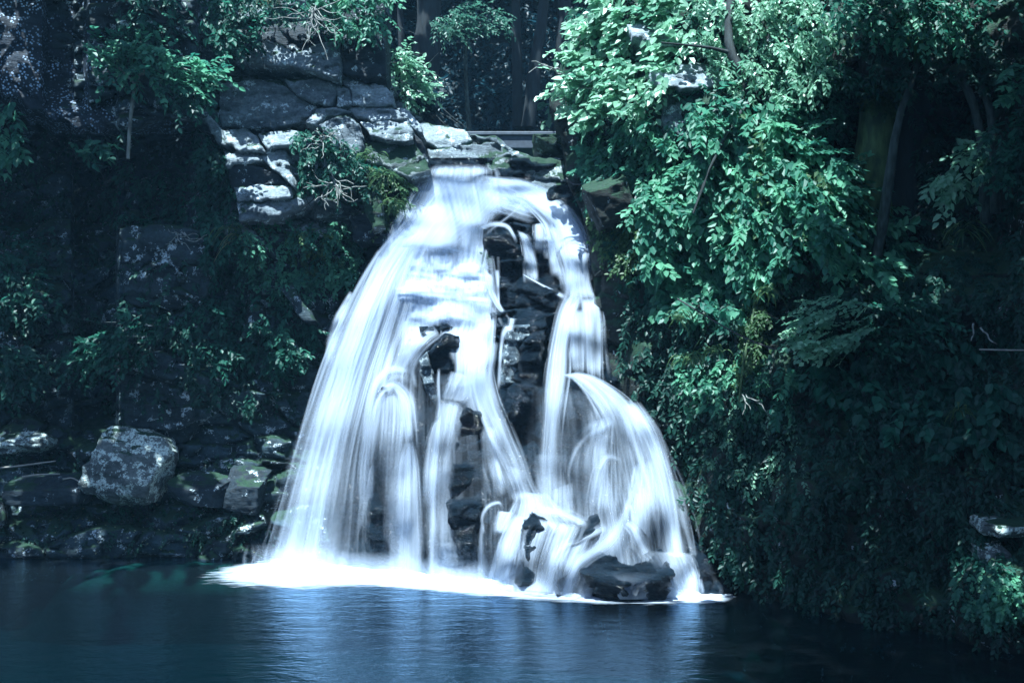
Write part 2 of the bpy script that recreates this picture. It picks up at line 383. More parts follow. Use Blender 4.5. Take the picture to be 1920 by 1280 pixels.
eLf = inter([(296, 800), (330, 790), (400, 745), (500, 706), (600, 672), (700, 650), (1050, 640), (1200, 640)]); eL = eLf(y)
eRf = inter([(296, 1040), (330, 1040), (400, 1082), (480, 1106), (560, 1130), (700, 1140), (760, 1205), (850, 1262), (950, 1292), (1040, 1325), (1150, 1345)]); eR = eRf(y)
D += 3.2 * ss(0, 60, eL - x) + 3.0 * ss(0, 50, x - eR) * (1 - .8 * ss(1000, 1100, y))
CC.D = D
tag(CC.build('cascade_bedrock', M['wet'], ((eL - x < 90) & (x - eR < 70))), kind='structure')
def minfilt(A, r):
    B = A.copy()
    for ax in (0, 1):
        Q = B.copy()
        for k in range(1, r + 1):
            for s_ in (1, -1):
                sh = np.roll(B, s_ * k, axis=ax)
                Q = np.minimum(Q, sh)
        B = Q
    for ax in (0, 1):
        Q = B * 0
        for k in range(-r, r + 1): Q += np.roll(B, k, axis=ax)
        B = Q / (2 * r + 1)
    return B
CMIN = minfilt(CC.D, 4)

def surf(px, py):
    """distance of the nearest rock face along this direction"""
    px = np.asarray(px, float); py = np.asarray(py, float)
    r = np.full(np.broadcast(px, py).shape, 60.0)
    a = (px < 700); r = np.where(a, np.minimum(r, LC.at(px, py)), r)
    b = (px > 1060); r = np.where(b, np.minimum(r, RC.at(px, py)), r)
    a = (px < 790); r = np.where(a, np.minimum(r, LC.at(px, py)), r)
    c = (px > 690) & (px < 1180) & (py > 330); r = np.where(c, np.minimum(r, CC.at(px, py)), r)
    return r

# ---------------------------------------------------------------- separate rocks
def unit_box(n=30):
    Vs, Fs, o = [], [], 0
    g = np.linspace(-1, 1, n); a, b = np.meshgrid(g, g)
    for ax in range(3):
        for sg in (-1, 1):
            q = np.zeros((n, n, 3)); q[..., ax] = sg; q[..., (ax + 1) % 3] = a; q[..., (ax + 2) % 3] = b
            f = grid_faces(n, n) + o
            if sg > 0: f = f[:, ::-1]
            Vs.append(q.reshape(-1, 3)); Fs.append(f[:, ::-1]); o += n * n
    V = np.concatenate(Vs); Fc = np.concatenate(Fs)
    key = np.round(V * 1e4).astype(np.int64); _, idx, inv = np.unique(key, axis=0, return_index=True, return_inverse=True)
    return V[idx], inv.ravel()[Fc]
UB, UF = unit_box()
def rock(name, label, box, Y, depth, seed, mat, roll=0, slope=.55, cuts=7, rnd=.05, cat='rock', group=None, yaw=0, rough=.09):
    """an angular block: a rounded box cut by random planes and a sloping top, then weathered"""
    x0, y0, x1, y1 = box; r = np.random.default_rng(seed)
    v = UB.copy()
    q = v / np.linalg.norm(v, axis=1, keepdims=True) * 1.25
    v = v * (1 - rnd) + q * rnd
    pl = [((0, -slope * 1.5, 1), .62)] if slope else []
    for k in range(cuts):
        nn = r.normal(size=3); nn[1] *= 1.2; pl.append((nn, r.uniform(.92, 1.18)))
    for nn, d in pl:
        nn = np.array(nn, float); nn /= np.linalg.norm(nn)
        e = v @ nn - d * (1 if abs(nn).max() > .9 else 1.08); e = np.clip(e, 0, None)
        v = v - e[:, None] * nn * .96
    hx = (x1 - x0) / 2 / F * Y; hz = (y1 - y0) / 2 / F * Y
    a = math.radians(roll)
    ext = np.abs(v).max(0); v = v / ext
    v = v * [hx, depth / 2, hz]
    if roll: v = np.stack([v[:, 0] * math.cos(a) - v[:, 2] * math.sin(a), v[:, 1], v[:, 0] * math.sin(a) + v[:, 2] * math.cos(a)], -1)
    if yaw:
        a = math.radians(yaw); v = np.stack([v[:, 0] * math.cos(a) - v[:, 1] * math.sin(a), v[:, 0] * math.sin(a) + v[:, 1] * math.cos(a), v[:, 2]], -1)
    c = P((x0 + x1) / 2, (y0 + y1) / 2, Y)
    wp = v + c
    nrm = v / (np.linalg.norm(v, axis=1, keepdims=True) + 1e-6)
    sc = min(hx, hz)
    amp = rough * (.5 + sc)
    dd = amp * fbm(wp * (1.1 / max(sc, .25)), 4, seed) * 1.6 + .05 * amp / .09 * fbm(wp * [3, 3, 9], 3, seed + 5) + .5 * blocks(wp * (.9 / max(sc, .2)) * [1, 1, 1.5], amp * .8, -.5, seed)
    v = v + nrm * dd[:, None]
    o = mesh_obj(name, v, UF, mat)
    o.location = Vector([float(k) for k in c])
    return tag(o, label, cat, group)

L, LD, MS, WT = M['ledge'], M['ledgedark'], M['mossy'], M['wet']
from mathutils.geometry import delaunay_2d_cdt
def slab(name, label, poly, Y, ky, mat, seed, kx=0.0, depth=2.2, bev=.06, rough=.06, step=4.0, cat='rock slab', bw=4.5):
    """a block of rock with the given face outline: its face leans by ky metres per row, its edges are worn, its sides run back into the cliff"""
    r = np.random.default_rng(seed); a = np.array(poly, float)
    if ((a[:, 0] * np.roll(a[:, 1], -1) - np.roll(a[:, 0], -1) * a[:, 1]).sum()) < 0: a = a[::-1]
    rim = []
    for i in range(len(a)):
        p, q = a[i], a[(i + 1) % len(a)]; k = max(2, int(np.linalg.norm(q - p) / step))
        for t_ in np.arange(k) / k: rim.append(p + (q - p) * t_)
    rim = np.array(rim); nb = len(rim)
    n2 = np.stack([rim[:, 0] * .09, rim[:, 1] * .09, 0 * rim[:, 0] + seed], -1)
    rim = rim + 2.6 * np.stack([vnoise(n2, 5), vnoise(n2 + 40, 6)], -1)
    lo, hi = a.min(0), a.max(0); gx, gy = np.meshgrid(np.arange(lo[0], hi[0], step), np.arange(lo[1], hi[1], step))
    g = np.stack([gx.ravel(), gy.ravel()], -1) + r.uniform(-.8, .8, (gx.size, 2))
    def dist(pt):
        q = np.roll(rim, -1, 0) - rim; w_ = pt[:, None] - rim[None]; t_ = np.clip((w_ * q).sum(-1) / ((q * q).sum(-1) + 1e-9), 0, 1)
        return np.linalg.norm(w_ - t_[..., None] * q, axis=-1).min(1)
    g = g[in_poly(g[:, 0], g[:, 1], rim)]; g = g[dist(g) > step * .6] if len(g) else g
    pts = np.concatenate([rim, g]); ed = [(i, (i + 1) % nb) for i in range(nb)]
    vo, _, fo, ov, _, _ = delaunay_2d_cdt([Vector((float(p[0]), float(p[1]))) for p in pts], ed, [], 1, 1e-4)
    q = np.array([(v.x, v.y) for v in vo]); inv = {}
    for k, o_ in enumerate(ov):
        for j in o_: inv[j] = k
    d = dist(q); cx, cy = a.mean(0)
    Yd = Y + ky * (q[:, 1] - cy) + kx * (q[:, 0] - cx) + bev * (1 - ss(0, bw, d)) ** 2
    w3 = P(q[:, 0], q[:, 1], Yd); Yd = Yd + rough * (1.6 * fbm(w3 * 1.5, 5, seed) + .7 * fbm(w3 * [1, 1, 5], 3, seed + 3)) + blocks(w3 * [.8, .8, 2.2], rough * 2.2, .35, seed)
    V = P(q[:, 0], q[:, 1], Yd); n = len(V)
    F3 = np.array([f for f in fo if len(f) == 3])
    rimv = np.array([inv[i] for i in range(nb)])
    back = V[rimv] + np.array([0, depth, 0]); back[:, 0] += (back[:, 0].mean() - back[:, 0]) * .06
    mid = V[rimv] * .6 + back * .4 + r.normal(0, .03, (nb, 3))
    V = np.concatenate([V, mid, back]); i = np.arange(nb); j = (i + 1) % nb
    F4 = np.concatenate([np.stack([rimv[i], rimv[j], n + j, n + i], -1), np.stack([n + i, n + j, n + nb + j, n + nb + i], -1)])
    c = V.mean(0); o = mesh_obj(name, V - c, [F3[:, ::-1], F4[:, ::-1]], mat); o.location = Vector([float(k) for k in c])
    bm = bmesh.new(); bm.from_mesh(o.data); bmesh.ops.recalc_face_normals(bm, faces=bm.faces); bm.to_mesh(o.data); bm.free()
    return tag(o, label, cat)
T_, FR = -.016, -.003
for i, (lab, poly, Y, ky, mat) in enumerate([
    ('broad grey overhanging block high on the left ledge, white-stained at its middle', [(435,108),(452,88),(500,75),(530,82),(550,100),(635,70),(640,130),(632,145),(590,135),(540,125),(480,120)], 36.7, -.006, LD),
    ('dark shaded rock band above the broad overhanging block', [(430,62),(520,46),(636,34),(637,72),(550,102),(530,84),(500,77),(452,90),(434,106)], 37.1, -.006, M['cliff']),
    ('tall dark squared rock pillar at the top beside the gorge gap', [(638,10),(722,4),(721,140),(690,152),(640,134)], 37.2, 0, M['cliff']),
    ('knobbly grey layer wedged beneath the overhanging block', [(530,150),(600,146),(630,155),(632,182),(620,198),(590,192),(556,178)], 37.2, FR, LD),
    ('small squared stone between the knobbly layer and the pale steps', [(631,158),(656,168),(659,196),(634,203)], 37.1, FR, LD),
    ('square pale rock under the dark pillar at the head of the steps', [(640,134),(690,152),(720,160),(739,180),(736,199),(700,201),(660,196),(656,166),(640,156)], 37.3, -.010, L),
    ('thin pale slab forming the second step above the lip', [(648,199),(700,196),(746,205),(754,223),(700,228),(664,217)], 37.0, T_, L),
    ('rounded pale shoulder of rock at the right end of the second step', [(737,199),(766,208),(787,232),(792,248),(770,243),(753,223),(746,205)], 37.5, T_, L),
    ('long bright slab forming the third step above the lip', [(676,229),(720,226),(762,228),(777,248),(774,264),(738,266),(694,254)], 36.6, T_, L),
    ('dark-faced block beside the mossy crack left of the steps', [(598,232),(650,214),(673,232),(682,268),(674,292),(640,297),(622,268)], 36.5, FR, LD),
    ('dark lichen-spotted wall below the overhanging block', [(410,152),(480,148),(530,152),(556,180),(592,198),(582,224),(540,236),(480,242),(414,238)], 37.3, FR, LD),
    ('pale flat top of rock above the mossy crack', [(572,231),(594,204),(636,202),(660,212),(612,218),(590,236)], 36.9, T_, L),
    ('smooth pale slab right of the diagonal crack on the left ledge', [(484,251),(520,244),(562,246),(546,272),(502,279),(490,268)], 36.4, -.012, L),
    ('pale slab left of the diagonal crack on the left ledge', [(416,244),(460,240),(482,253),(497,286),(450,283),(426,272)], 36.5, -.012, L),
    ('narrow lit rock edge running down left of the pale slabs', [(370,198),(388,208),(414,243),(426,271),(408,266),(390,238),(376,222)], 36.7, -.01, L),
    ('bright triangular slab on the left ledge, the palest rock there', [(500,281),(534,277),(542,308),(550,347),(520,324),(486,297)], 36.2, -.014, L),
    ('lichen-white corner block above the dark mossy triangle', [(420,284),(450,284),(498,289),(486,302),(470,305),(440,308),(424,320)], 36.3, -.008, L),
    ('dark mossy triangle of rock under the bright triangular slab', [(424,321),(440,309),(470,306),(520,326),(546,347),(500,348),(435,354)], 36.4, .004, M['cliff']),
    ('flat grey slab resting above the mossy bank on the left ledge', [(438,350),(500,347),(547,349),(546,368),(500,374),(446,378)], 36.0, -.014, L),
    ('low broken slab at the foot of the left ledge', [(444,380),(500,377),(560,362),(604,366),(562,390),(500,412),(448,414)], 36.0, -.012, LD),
    ('steep dark-sided rock just left of the flat lip slab', [(768,266),(777,250),(792,263),(808,312),(800,316),(780,292)], 37.0, 0, M['cliff']),
    ('rounded pale rock behind the steep dark-sided rock', [(786,230),(830,235),(872,244),(886,264),(860,277),(820,280),(798,268)], 38.7, T_, L),
    ('long flat grey slab with a plain front directly above the lip', [(800,281),(860,272),(932,267),(960,291),(930,305),(908,320),(806,316)], 38.3, -.006, LD),
    ('low ledge of pale rock in front of the footbridge', [(876,252),(928,255),(962,282),(1002,295),(1064,299),(1056,314),(960,294),(930,268)], 39.4, T_, LD),
    ('moss-topped slab right of the lip, overhanging the water', [(910,306),(930,296),(1000,294),(1062,301),(1067,318),(1078,342),(1000,332),(960,320),(920,320)], 37.5, -.014, M['mossytop']),
    ('smooth rock apron under the moss-topped slab', [(960,320),(1000,332),(1080,344),(1078,374),(1034,372),(992,348)], 37.3, -.012, LD),
    ('black wet block beside the rock apron, streaked by a trickle', [(1022,359),(1040,346),(1078,342),(1094,370),(1088,398),(1045,390),(1028,378)], 36.4, FR, WT),
    ('layered mossy slope of rock between the third step and the falls', [(680,268),(738,267),(774,266),(792,292),(808,320),(770,334),(720,314),(688,300)], 36.6, -.012, M['mossytop']),
    ('mossy sunlit pillar of rock leaning beside the fern bank', [(666,325),(690,317),(702,340),(718,380),(722,424),(700,432),(684,392),(672,352)], 35.9, -.004, MS),
    ('layered dark rock by the left edge of the falling water', [(655,400),(700,392),(752,398),(748,430),(720,458),(664,452)], 36.6, -.004, M['cliff']),
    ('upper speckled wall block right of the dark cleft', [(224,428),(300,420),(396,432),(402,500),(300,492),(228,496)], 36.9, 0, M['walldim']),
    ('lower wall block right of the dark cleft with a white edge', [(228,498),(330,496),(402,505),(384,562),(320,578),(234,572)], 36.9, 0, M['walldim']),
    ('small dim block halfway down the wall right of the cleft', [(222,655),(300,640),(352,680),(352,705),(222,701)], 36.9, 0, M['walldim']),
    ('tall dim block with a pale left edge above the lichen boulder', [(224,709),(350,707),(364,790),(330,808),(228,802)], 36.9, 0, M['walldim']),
    ('grey streaked rock showing through creepers left of the falls', [(510,528),(548,530),(566,560),(590,600),(570,604),(540,560)], 36.8, -.006, M['walldim']),
    ('pale flat rock at the top among the right-hand bushes', [(1176,44),(1240,48),(1292,54),(1304,82),(1240,88),(1186,72)], 32.9, T_, L),
    ('wide sunlit rock shelf across the right-hand bushes', [(1222,132),(1300,117),(1392,124),(1404,150),(1332,166),(1238,164)], 31.7, T_, L),
    ('dark-fronted boulder below the wide sunlit shelf', [(1243,168),(1332,170),(1338,240),(1290,262),(1244,252)], 31.8, FR, LD)]):
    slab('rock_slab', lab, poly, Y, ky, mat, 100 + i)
rock('wet_rock', 'big black wet boulder at the right foot of the falls', (1078, 1012, 1256, 1136), 28.1, 2.8, 212, WT, 0, .5, 10, rnd=.5, cat='rock', rough=.2)
rock('boulder', 'mossy boulder at the right end of the footbridge', (1000, 250, 1064, 294), 39.6, 2.5, 126, MS, 0, .4, cat='boulder')
WP = M['wetpale']
for i, (lab, poly, off, ky, mat, bev, bw) in enumerate([
    ('thin wet slab splitting the flow just under the lip', [(922,390),(957,383),(1002,401),(1010,420),(991,416),(957,412),(924,410)], .05, -.014, WT, .1, 6),
    ('narrow dark layered rock under the thin wet slab', [(955,416),(993,421),(996,456),(978,452),(961,428)], .0, -.004, WT, .1, 6),
    ('black angular rock inside the upper falls', [(905,428),(957,449),(968,461),(966,494),(948,510),(926,494),(912,474),(903,453)], .1, .004, WT, .12, 8),
    ('small green mossy face at the left of the black angular rock', [(896,470),(914,472),(928,492),(922,506),(899,502)], .14, 0, M['mossy'], .08, 5),
    ('long tilted wet slab across the middle of the falls', [(968,524),(986,512),(1050,546),(1056,562),(1040,580),(1008,567),(969,541)], .16, -.012, WT, .1, 6),
    ('flat dark wall of rock under the long tilted slab', [(936,534),(967,538),(1008,566),(1036,579),(974,577),(932,575)], -.02, 0, WT, .1, 6),
    ('flat layered wet ledge left of the right-hand column of water', [(920,586),(957,579),(1027,589),(1024,613),(995,627),(957,610),(924,622)], .12, -.016, WT, .1, 5),
    ('pale-veined wet buttress hanging below the layered ledge', [(948,612),(991,607),(998,626),(976,648),(971,712),(969,780),(936,760),(936,700),(944,646)], .02, -.004, WP, .16, 9),
    ('black hollow-sided rock right of the pale-veined buttress', [(995,625),(1022,618),(1014,700),(1000,790),(976,820),(969,770),(975,648)], -.05, -.002, WT, .12, 8),
    ('blocky dark rock poking out below the stepped white cascade', [(788,612),(836,604),(856,614),(846,626),(815,634),(794,654)], .2, -.01, WT, .1, 6),
    ('arched dark rock with a pale rim in the middle of the falls', [(802,659),(836,624),(862,629),(862,668),(842,704),(819,740),(806,692)], .2, .004, WT, .14, 8),
    ('pale veined strip of rock curving down the middle of the falls', [(788,670),(802,657),(808,690),(821,738),(822,774),(802,740),(787,695)], .26, -.002, WP, .1, 5),
    ('dark pointed rock under the bright arch left of centre', [(702,746),(716,724),(726,728),(722,770),(712,818),(694,800)], .22, 0, WT, .14, 8),
    ('broad dark wet rock behind the thin veil at mid height', [(872,764),(902,772),(908,800),(890,834),(872,860),(848,850),(855,798)], .2, 0, WT, .16, 9),
    ('dark squared rock at the base between the veils', [(838,940),(904,936),(910,950),(896,976),(889,1032),(864,1038),(840,976)], .3, -.004, WT, .16, 9),
    ('dark recess wall above the squared base rock', [(846,868),(915,872),(912,930),(842,934)], .1, 0, WT, .12, 8),
    ('rough dark rock at the base beside the left curtain', [(690,940),(710,915),(722,945),(730,1014),(746,1058),(690,1070),(685,1022)], .3, -.004, WT, .2, 12),
    ('streaked wet boulder under the spreading foot of the falls', [(985,976),(1000,963),(1047,982),(1056,1009),(1037,1027),(1036,1110),(964,1108),(972,1000)], .78, -.006, WT, .4, 24),
    ('sloping wet boulder between two foot streams', [(1087,988),(1121,967),(1130,1000),(1097,1019),(1070,1036),(1066,1070),(1044,1118),(1033,1060),(1035,1027),(1054,1009)], .42, -.008, WT, .3, 16),
    ('small dark rock at the right end of the foam', [(1300,1046),(1320,1038),(1336,1056),(1344,1090),(1340,1122),(1304,1122)], .5, -.006, WT, .3, 14)]):
    pc = np.array(poly, float).mean(0); pc[1] = min(pc[1], 1085)
    slab('wet_rock', lab, poly, float(CC.at(min(pc[0], 1290), pc[1], CMIN)) - off, ky, mat, 700 + i, depth=1.6, bev=bev, bw=bw, rough=.085, step=3.0, cat='rock')
for i, (lab, box, Y, dp, mat, roll, sl) in enumerate([
    ('lichen-covered boulder with white patches on the left bank', (174, 800, 318, 946), 35.9, 2.6, M['boulder'], -20, .8),
    ('dark flat rock with a lit tip left of the lichen boulder', (0, 808, 98, 848), 36.4, 1.6, M['boulder'], 5, .5),
    ('long low dark rock below the bleached sticks', (14, 885, 170, 950), 35.8, 1.8, M['cliff'], 2, .5),
    ('dark rock on the bank between lichen boulder and falls', (320, 885, 440, 948), 35.7, 1.8, M['cliff'], -5, .5),
    ('dark upright rock at the foot of the left cliff beside the falls', (425, 870, 500, 960), 36.0, 1.8, M['cliff'], -10, .3),
    ('moss-capped boulder jutting from the right bank near the edge', (1840, 962, 1990, 1000), 21.9, 1.6, M['boulder'], 4, .3),
    ('pale lichen rock below the moss-capped boulder', (1826, 1000, 1876, 1062), 22.3, 1.2, M['boulder'], 15, .4),
    ('lumpy mossy rock hanging beside the right edge of the falls', (1100, 318, 1180, 430), 33.2, 2.2, M['rightcliff'], 20, .3)]):
    rock('boulder', lab, box, Y, dp, 300 + i, mat, roll, sl, rnd=.35, cat='boulder')

# ---------------------------------------------------------------- the falls
FALL = empty('waterfall', P(930, 1095, 31.0), 'silky white waterfall spreading down a stepped dark rock face into the pool', 'waterfall')
def spl(pts, n):
    a = np.array(pts, float); m = len(a)
    d = np.concatenate([[0], np.cumsum(np.linalg.norm(np.diff(a[:, :2], axis=0), axis=1) + 1e-6)]); d /= d[-1]
    q = np.concatenate([[2 * a[0] - a[1]], a, [2 * a[-1] - a[-2]]]); tt = np.linspace(0, 1, n)
    k = np.clip(np.searchsorted(d, tt, side='right') - 1, 0, m - 2); u = ((tt - d[k]) / (d[k + 1] - d[k]))[:, None]
    p0, p1, p2, p3 = q[k], q[k + 1], q[k + 2], q[k + 3]
    return .5 * (2 * p1 + (p2 - p0) * u + (2 * p0 - 5 * p1 + 4 * p2 - p3) * u ** 2 + (3 * p1 - p0 - 3 * p2 + p3) * u ** 3)
seed_w = [0]
GAPS = [(712, 970, 24, 110, .85), (742, 640, 15, 60, .6), (882, 905, 36, 120, .8), (806, 735, 22, 80, .7), (1086, 795, 26, 60, .9), (1160, 850, 16, 120, .5), (1085, 905, 26, 80, .6), (1225, 1000, 20, 60, .6), (985, 760, 26, 140, .8), (800, 960, 10, 110, .6), (1115, 640, 7, 60, .5), (862, 440, 7, 40, .5), (905, 1010, 18, 50, .5)]
def thin(px, py):
    k = 1.0
    for cx, cy, rx, ry, a_ in GAPS: k = k * (1 - a_ * np.exp(-((px - cx) / rx) ** 2 - np.clip(np.abs((py - cy) / ry), 0, 9) ** 3))
    return k
def sheet(Lp, Rp, al, soft=(.25, .25), gap=.12, g1=.0, th=.45, name='stream', tops=.0, fine=56):
    """water between a left and a right edge (photo rows run downstream); al = cover along the flow"""
    seed_w[0] += 1
    n = 46; nu = 22
    a = spl(Lp, n); b = spl(Rp, n)
    u = np.linspace(0, 1, nu)[None, :]; v = np.linspace(0, 1, n)[:, None]
    px = a[:, :1] * (1 - u) + b[:, :1] * u; py = a[:, 1:2] * (1 - u) + b[:, 1:2] * u
    Dp = CC.at(np.clip(px, eLf(py) + 8, eRf(py) - 8), py, CMIN)
    far = np.clip(eLf(py) - px, 0, 400); Dp = Dp + far * .004
    for _ in range(4): Dp[1:-1] = np.minimum(Dp[1:-1], (Dp[:-2] + Dp[2:]) / 2 + .0) * .5 + .25 * (Dp[:-2] + Dp[2:])
    Dp = Dp - gap - g1 * v
    V = P(px, py, Dp)
    cov = np.interp(v, np.linspace(0, 1, len(al)), al)
    e = np.ones_like(px)
    if soft[0] > 0: e = e * np.clip(u / soft[0], 0, 1)
    if soft[1] > 0: e = e * np.clip((1 - u) / soft[1], 0, 1)
    e = e * e * (3 - 2 * e)
    cov = .98 * (1 - np.exp(-1.7 * cov)) * e
    if name != 'spray': cov = cov * (1 - .45 * ss(620, 860, py) * (1 - .55 * ss(900, 960, px) * ss(900, 950, py)))
    if np.linalg.norm(a[:, :2] - b[:, :2], axis=1).mean() > 30 and name != 'spray': cov = cov * thin(px, py)
    ins = np.clip(1.25 - (((px - 1140) / 78) ** 2 + ((py - 880) / 105) ** 2), 0, 1); cov = cov * (1 - .5 * ins)
    if tops: cov = cov * ss(0, tops, v)
    elif name != 'spray': cov = cov * ss(-.02, .07, v)
    if max(a[-1, 1], b[-1, 1]) < 1030: cov = cov * (1 - ss(.8, 1, v))
    wd = np.linalg.norm(V[:, -1] - V[:, 0], axis=-1).mean(); ln = np.linalg.norm(np.diff(V[:, nu // 2], axis=0), axis=-1).sum()
    uv = np.stack([u * wd + 0 * v + seed_w[0] * 7.7, v * ln + 0 * u + seed_w[0] * 3.1, 0 * u + 0 * v], -1)
    Vt, Ft, Ct, Ut, of = [], [], [], [], n * nu
    r = np.random.default_rng(1000 + seed_w[0]); wpx = np.linalg.norm(a[:, :2] - b[:, :2], axis=1).mean()
    m = 18
    for k in range(int(np.clip(wpx * .5, 3, fine)) if wpx > 19 else 0):
        v0 = max(0, r.uniform(-.35, .6)); v1 = min(1, v0 + r.uniform(.3, .9)); vv = np.linspace(v0, v1, m)
        uu = r.uniform(-.05, 1.05) + (vv - v0) * r.normal(0, .05) + .012 * np.sin(vv * 9 + k)
        ia = vv * (n - 1); ax = np.interp(ia, np.arange(n), a[:, 0]); bx = np.interp(ia, np.arange(n), b[:, 0]); ay = np.interp(ia, np.arange(n), a[:, 1]); by = np.interp(ia, np.arange(n), b[:, 1])
        tx = ax + (bx - ax) * uu; ty = ay + (by - ay) * uu
        i0 = np.clip(ia.astype(int), 0, n - 1); j0 = np.clip((uu * (nu - 1)).astype(int), 0, nu - 1); dz = Dp[i0, j0] - r.uniform(.02, .14)
        dz = np.convolve(np.pad(dz, 2, mode='edge'), np.ones(5) / 5, 'valid')
        hw = r.uniform(1.0, 2.6) ** 2 * .9 * (1 + .5 * (vv - v0))
        nrx, nry = -np.gradient(ty), np.gradient(tx); q = np.sqrt(nrx ** 2 + nry ** 2) + 1e-6; nrx, nry = nrx / q * hw, nry / q * hw
        Vt += [np.stack([P(tx + nrx * e_, ty + nry * e_, dz) for e_ in (-1, 0, 1)], 1).reshape(-1, 3)]
        cc = np.interp(vv, np.linspace(0, 1, len(al)), al) * r.uniform(.08, .5) * np.sin(np.pi * np.linspace(.02, .98, m)) ** .6
        if tops: cc = cc * ss(0, tops, vv)
        cc = (1 - np.exp(-1.3 * cc)) * (1 - .35 * ss(640, 860, ty)) * (thin(tx, ty) if wpx > 30 else 1); Ct += [np.stack([0 * cc, cc, 0 * cc], 1).ravel()]
        Ut += [np.stack([np.full(m, r.uniform(0, 90.)), vv * ln, 0 * vv], -1).repeat(3, 0)]
        Ft += [grid_faces(3, m)[:, ::-1] + of]; of += 3 * m
    # water next to the edges is thinner and more threaded
    thr = th * (1.15 - .5 * np.clip(cov, 0, 1)) * (1 + .7 * ins)
    if not Vt: Vt, Ft, Ct, Ut = [np.zeros((0, 3))], [np.zeros((0, 4), int)], [np.zeros(0)], [np.zeros((0, 3))]
    Ct = np.concatenate(Ct)
    return mesh_obj(name, np.concatenate([V.reshape(-1, 3)] + Vt), np.concatenate([grid_faces(nu, n)[:, ::-1]] + Ft), M['fall'], FALL,
                    attrs={'cover': np.concatenate([cov.ravel() * .88, Ct]), 'thread': np.concatenate([thr.ravel(), Ct * 0 + .15])}, uv=np.concatenate([uv.reshape(-1, 3)] + Ut))
def stream(pts, al, soft=.5, **k):
    """pts = (x, y, half width)"""
    a = np.array(pts, float); d = np.gradient(a[:, :2], axis=0); d /= np.linalg.norm(d, axis=1, keepdims=True) + 1e-6
    nx = np.stack([d[:, 1], -d[:, 0]], -1) * (a[:, 2:3] * 1.1 + .4)     # right-hand side when flowing down
    return sheet(a[:, :2] - nx, a[:, :2] + nx, al, (soft, soft), **k)

# broad thin veils
sheet([(700, 640), (690, 760), (672, 900), (660, 1080)], [(800, 640), (800, 760), (800, 900), (800, 1085)], [.12, .15, .12, .1], (.3, .3), .1, th=1.2)
sheet([(790, 700), (790, 820), (790, 960), (795, 1085)], [(930, 700), (950, 820), (960, 940), (960, 1095)], [.08, .15, .18, .12], (.25, .3), .1, th=1.3)
sheet([(985, 720), (985, 820), (990, 930), (985, 1095)], [(1150, 740), (1170, 840), (1180, 960), (1180, 1105)], [.15, .2, .25, .2], (.25, .3), .1, th=1.2)
sheet([(1060, 760), (1060, 860), (1080, 1000), (1090, 1105)], [(1220, 780), (1255, 880), (1285, 1000), (1300, 1110)], [.35, .35, .35, .35], (.3, .25), .12, th=1.0)
sheet([(740, 430), (730, 520), (720, 640)], [(925, 400), (930, 520), (935, 640)], [.45, .4, .35], (.25, .2), .1, th=.9)
# lip and upper fan
sheet([(806, 308), (790, 340), (770, 385), (752, 430)], [(925, 308), (935, 345), (960, 380), (985, 400)], [.7, .8, .9, 1], (.2, .25), .15, th=.6, tops=.12)
sheet([(800, 326), (770, 372), (742, 430), (715, 490)], [(880, 330), (885, 380), (860, 430), (850, 470)], [.5, .95, 1.2, 1.2], (.4, .3), .22, th=.35)
sheet([(905, 330), (900, 355), (890, 385)], [(1000, 342), (1040, 372), (1075, 405)], [.6, 1, 1.2], (.3, .2), .2, th=.35)
sheet([(940, 352), (985, 385), (1020, 425), (1030, 480)], [(1005, 344), (1065, 385), (1098, 440), (1106, 490)], [.8, 1.2, 1.3, 1.1], (.3, .3), .28, th=.3)
sheet([(880, 345), (960, 365), (1010, 385)], [(860, 385), (900, 390), (1000, 420)], [.8, 1, .9], (.3, .5), .2)
sheet([(800, 328), (765, 385), (735, 440), (712, 486)], [(1000, 345), (960, 390), (905, 440), (880, 476)], [.3, .8, 1.0, .8], (.35, .35), .6, th=.3, fine=6)
sheet([(895, 328), (980, 375), (1032, 420), (1044, 470)], [(990, 334), (1062, 380), (1097, 430), (1106, 480)], [.3, .9, 1.0, .9], (.3, .3), .55, th=.35, fine=8)
# left free-falling curtain
sheet([(788, 395), (718, 460), (668, 560), (610, 690), (562, 830), (522, 960), (486, 1066)], [(835, 420), (790, 480), (760, 590), (725, 720), (700, 850), (692, 960), (690, 1072)], [1.0, 1.2, 1.0, .8, .65, .55, .6], (.25, .6), .35, .25, th=.5, name='curtain')
sheet([(766, 410), (706, 480), (656, 570), (606, 690), (562, 830), (526, 960), (494, 1066)], [(800, 440), (765, 500), (730, 600), (694, 720), (662, 850), (645, 960), (640, 1070)], [1, 1.4, 1.4, 1.2, .95, .8, 1.0], (.3, .5), .6, .2, th=.4, name='curtain')
sheet([(655, 545), (628, 590), (612, 640), (603, 690)], [(664, 550), (650, 590), (634, 650), (622, 720)], [.7, .8, .6, .0], (.4, .5), .4, th=.3)
sheet([(745, 560), (715, 650), (690, 760), (672, 900), (655, 1070)], [(790, 580), (765, 660), (735, 720), (712, 800), (700, 900)], [.9, .75, .5, .2, .1], (.5, .6), .2, th=.6, name='curtain')
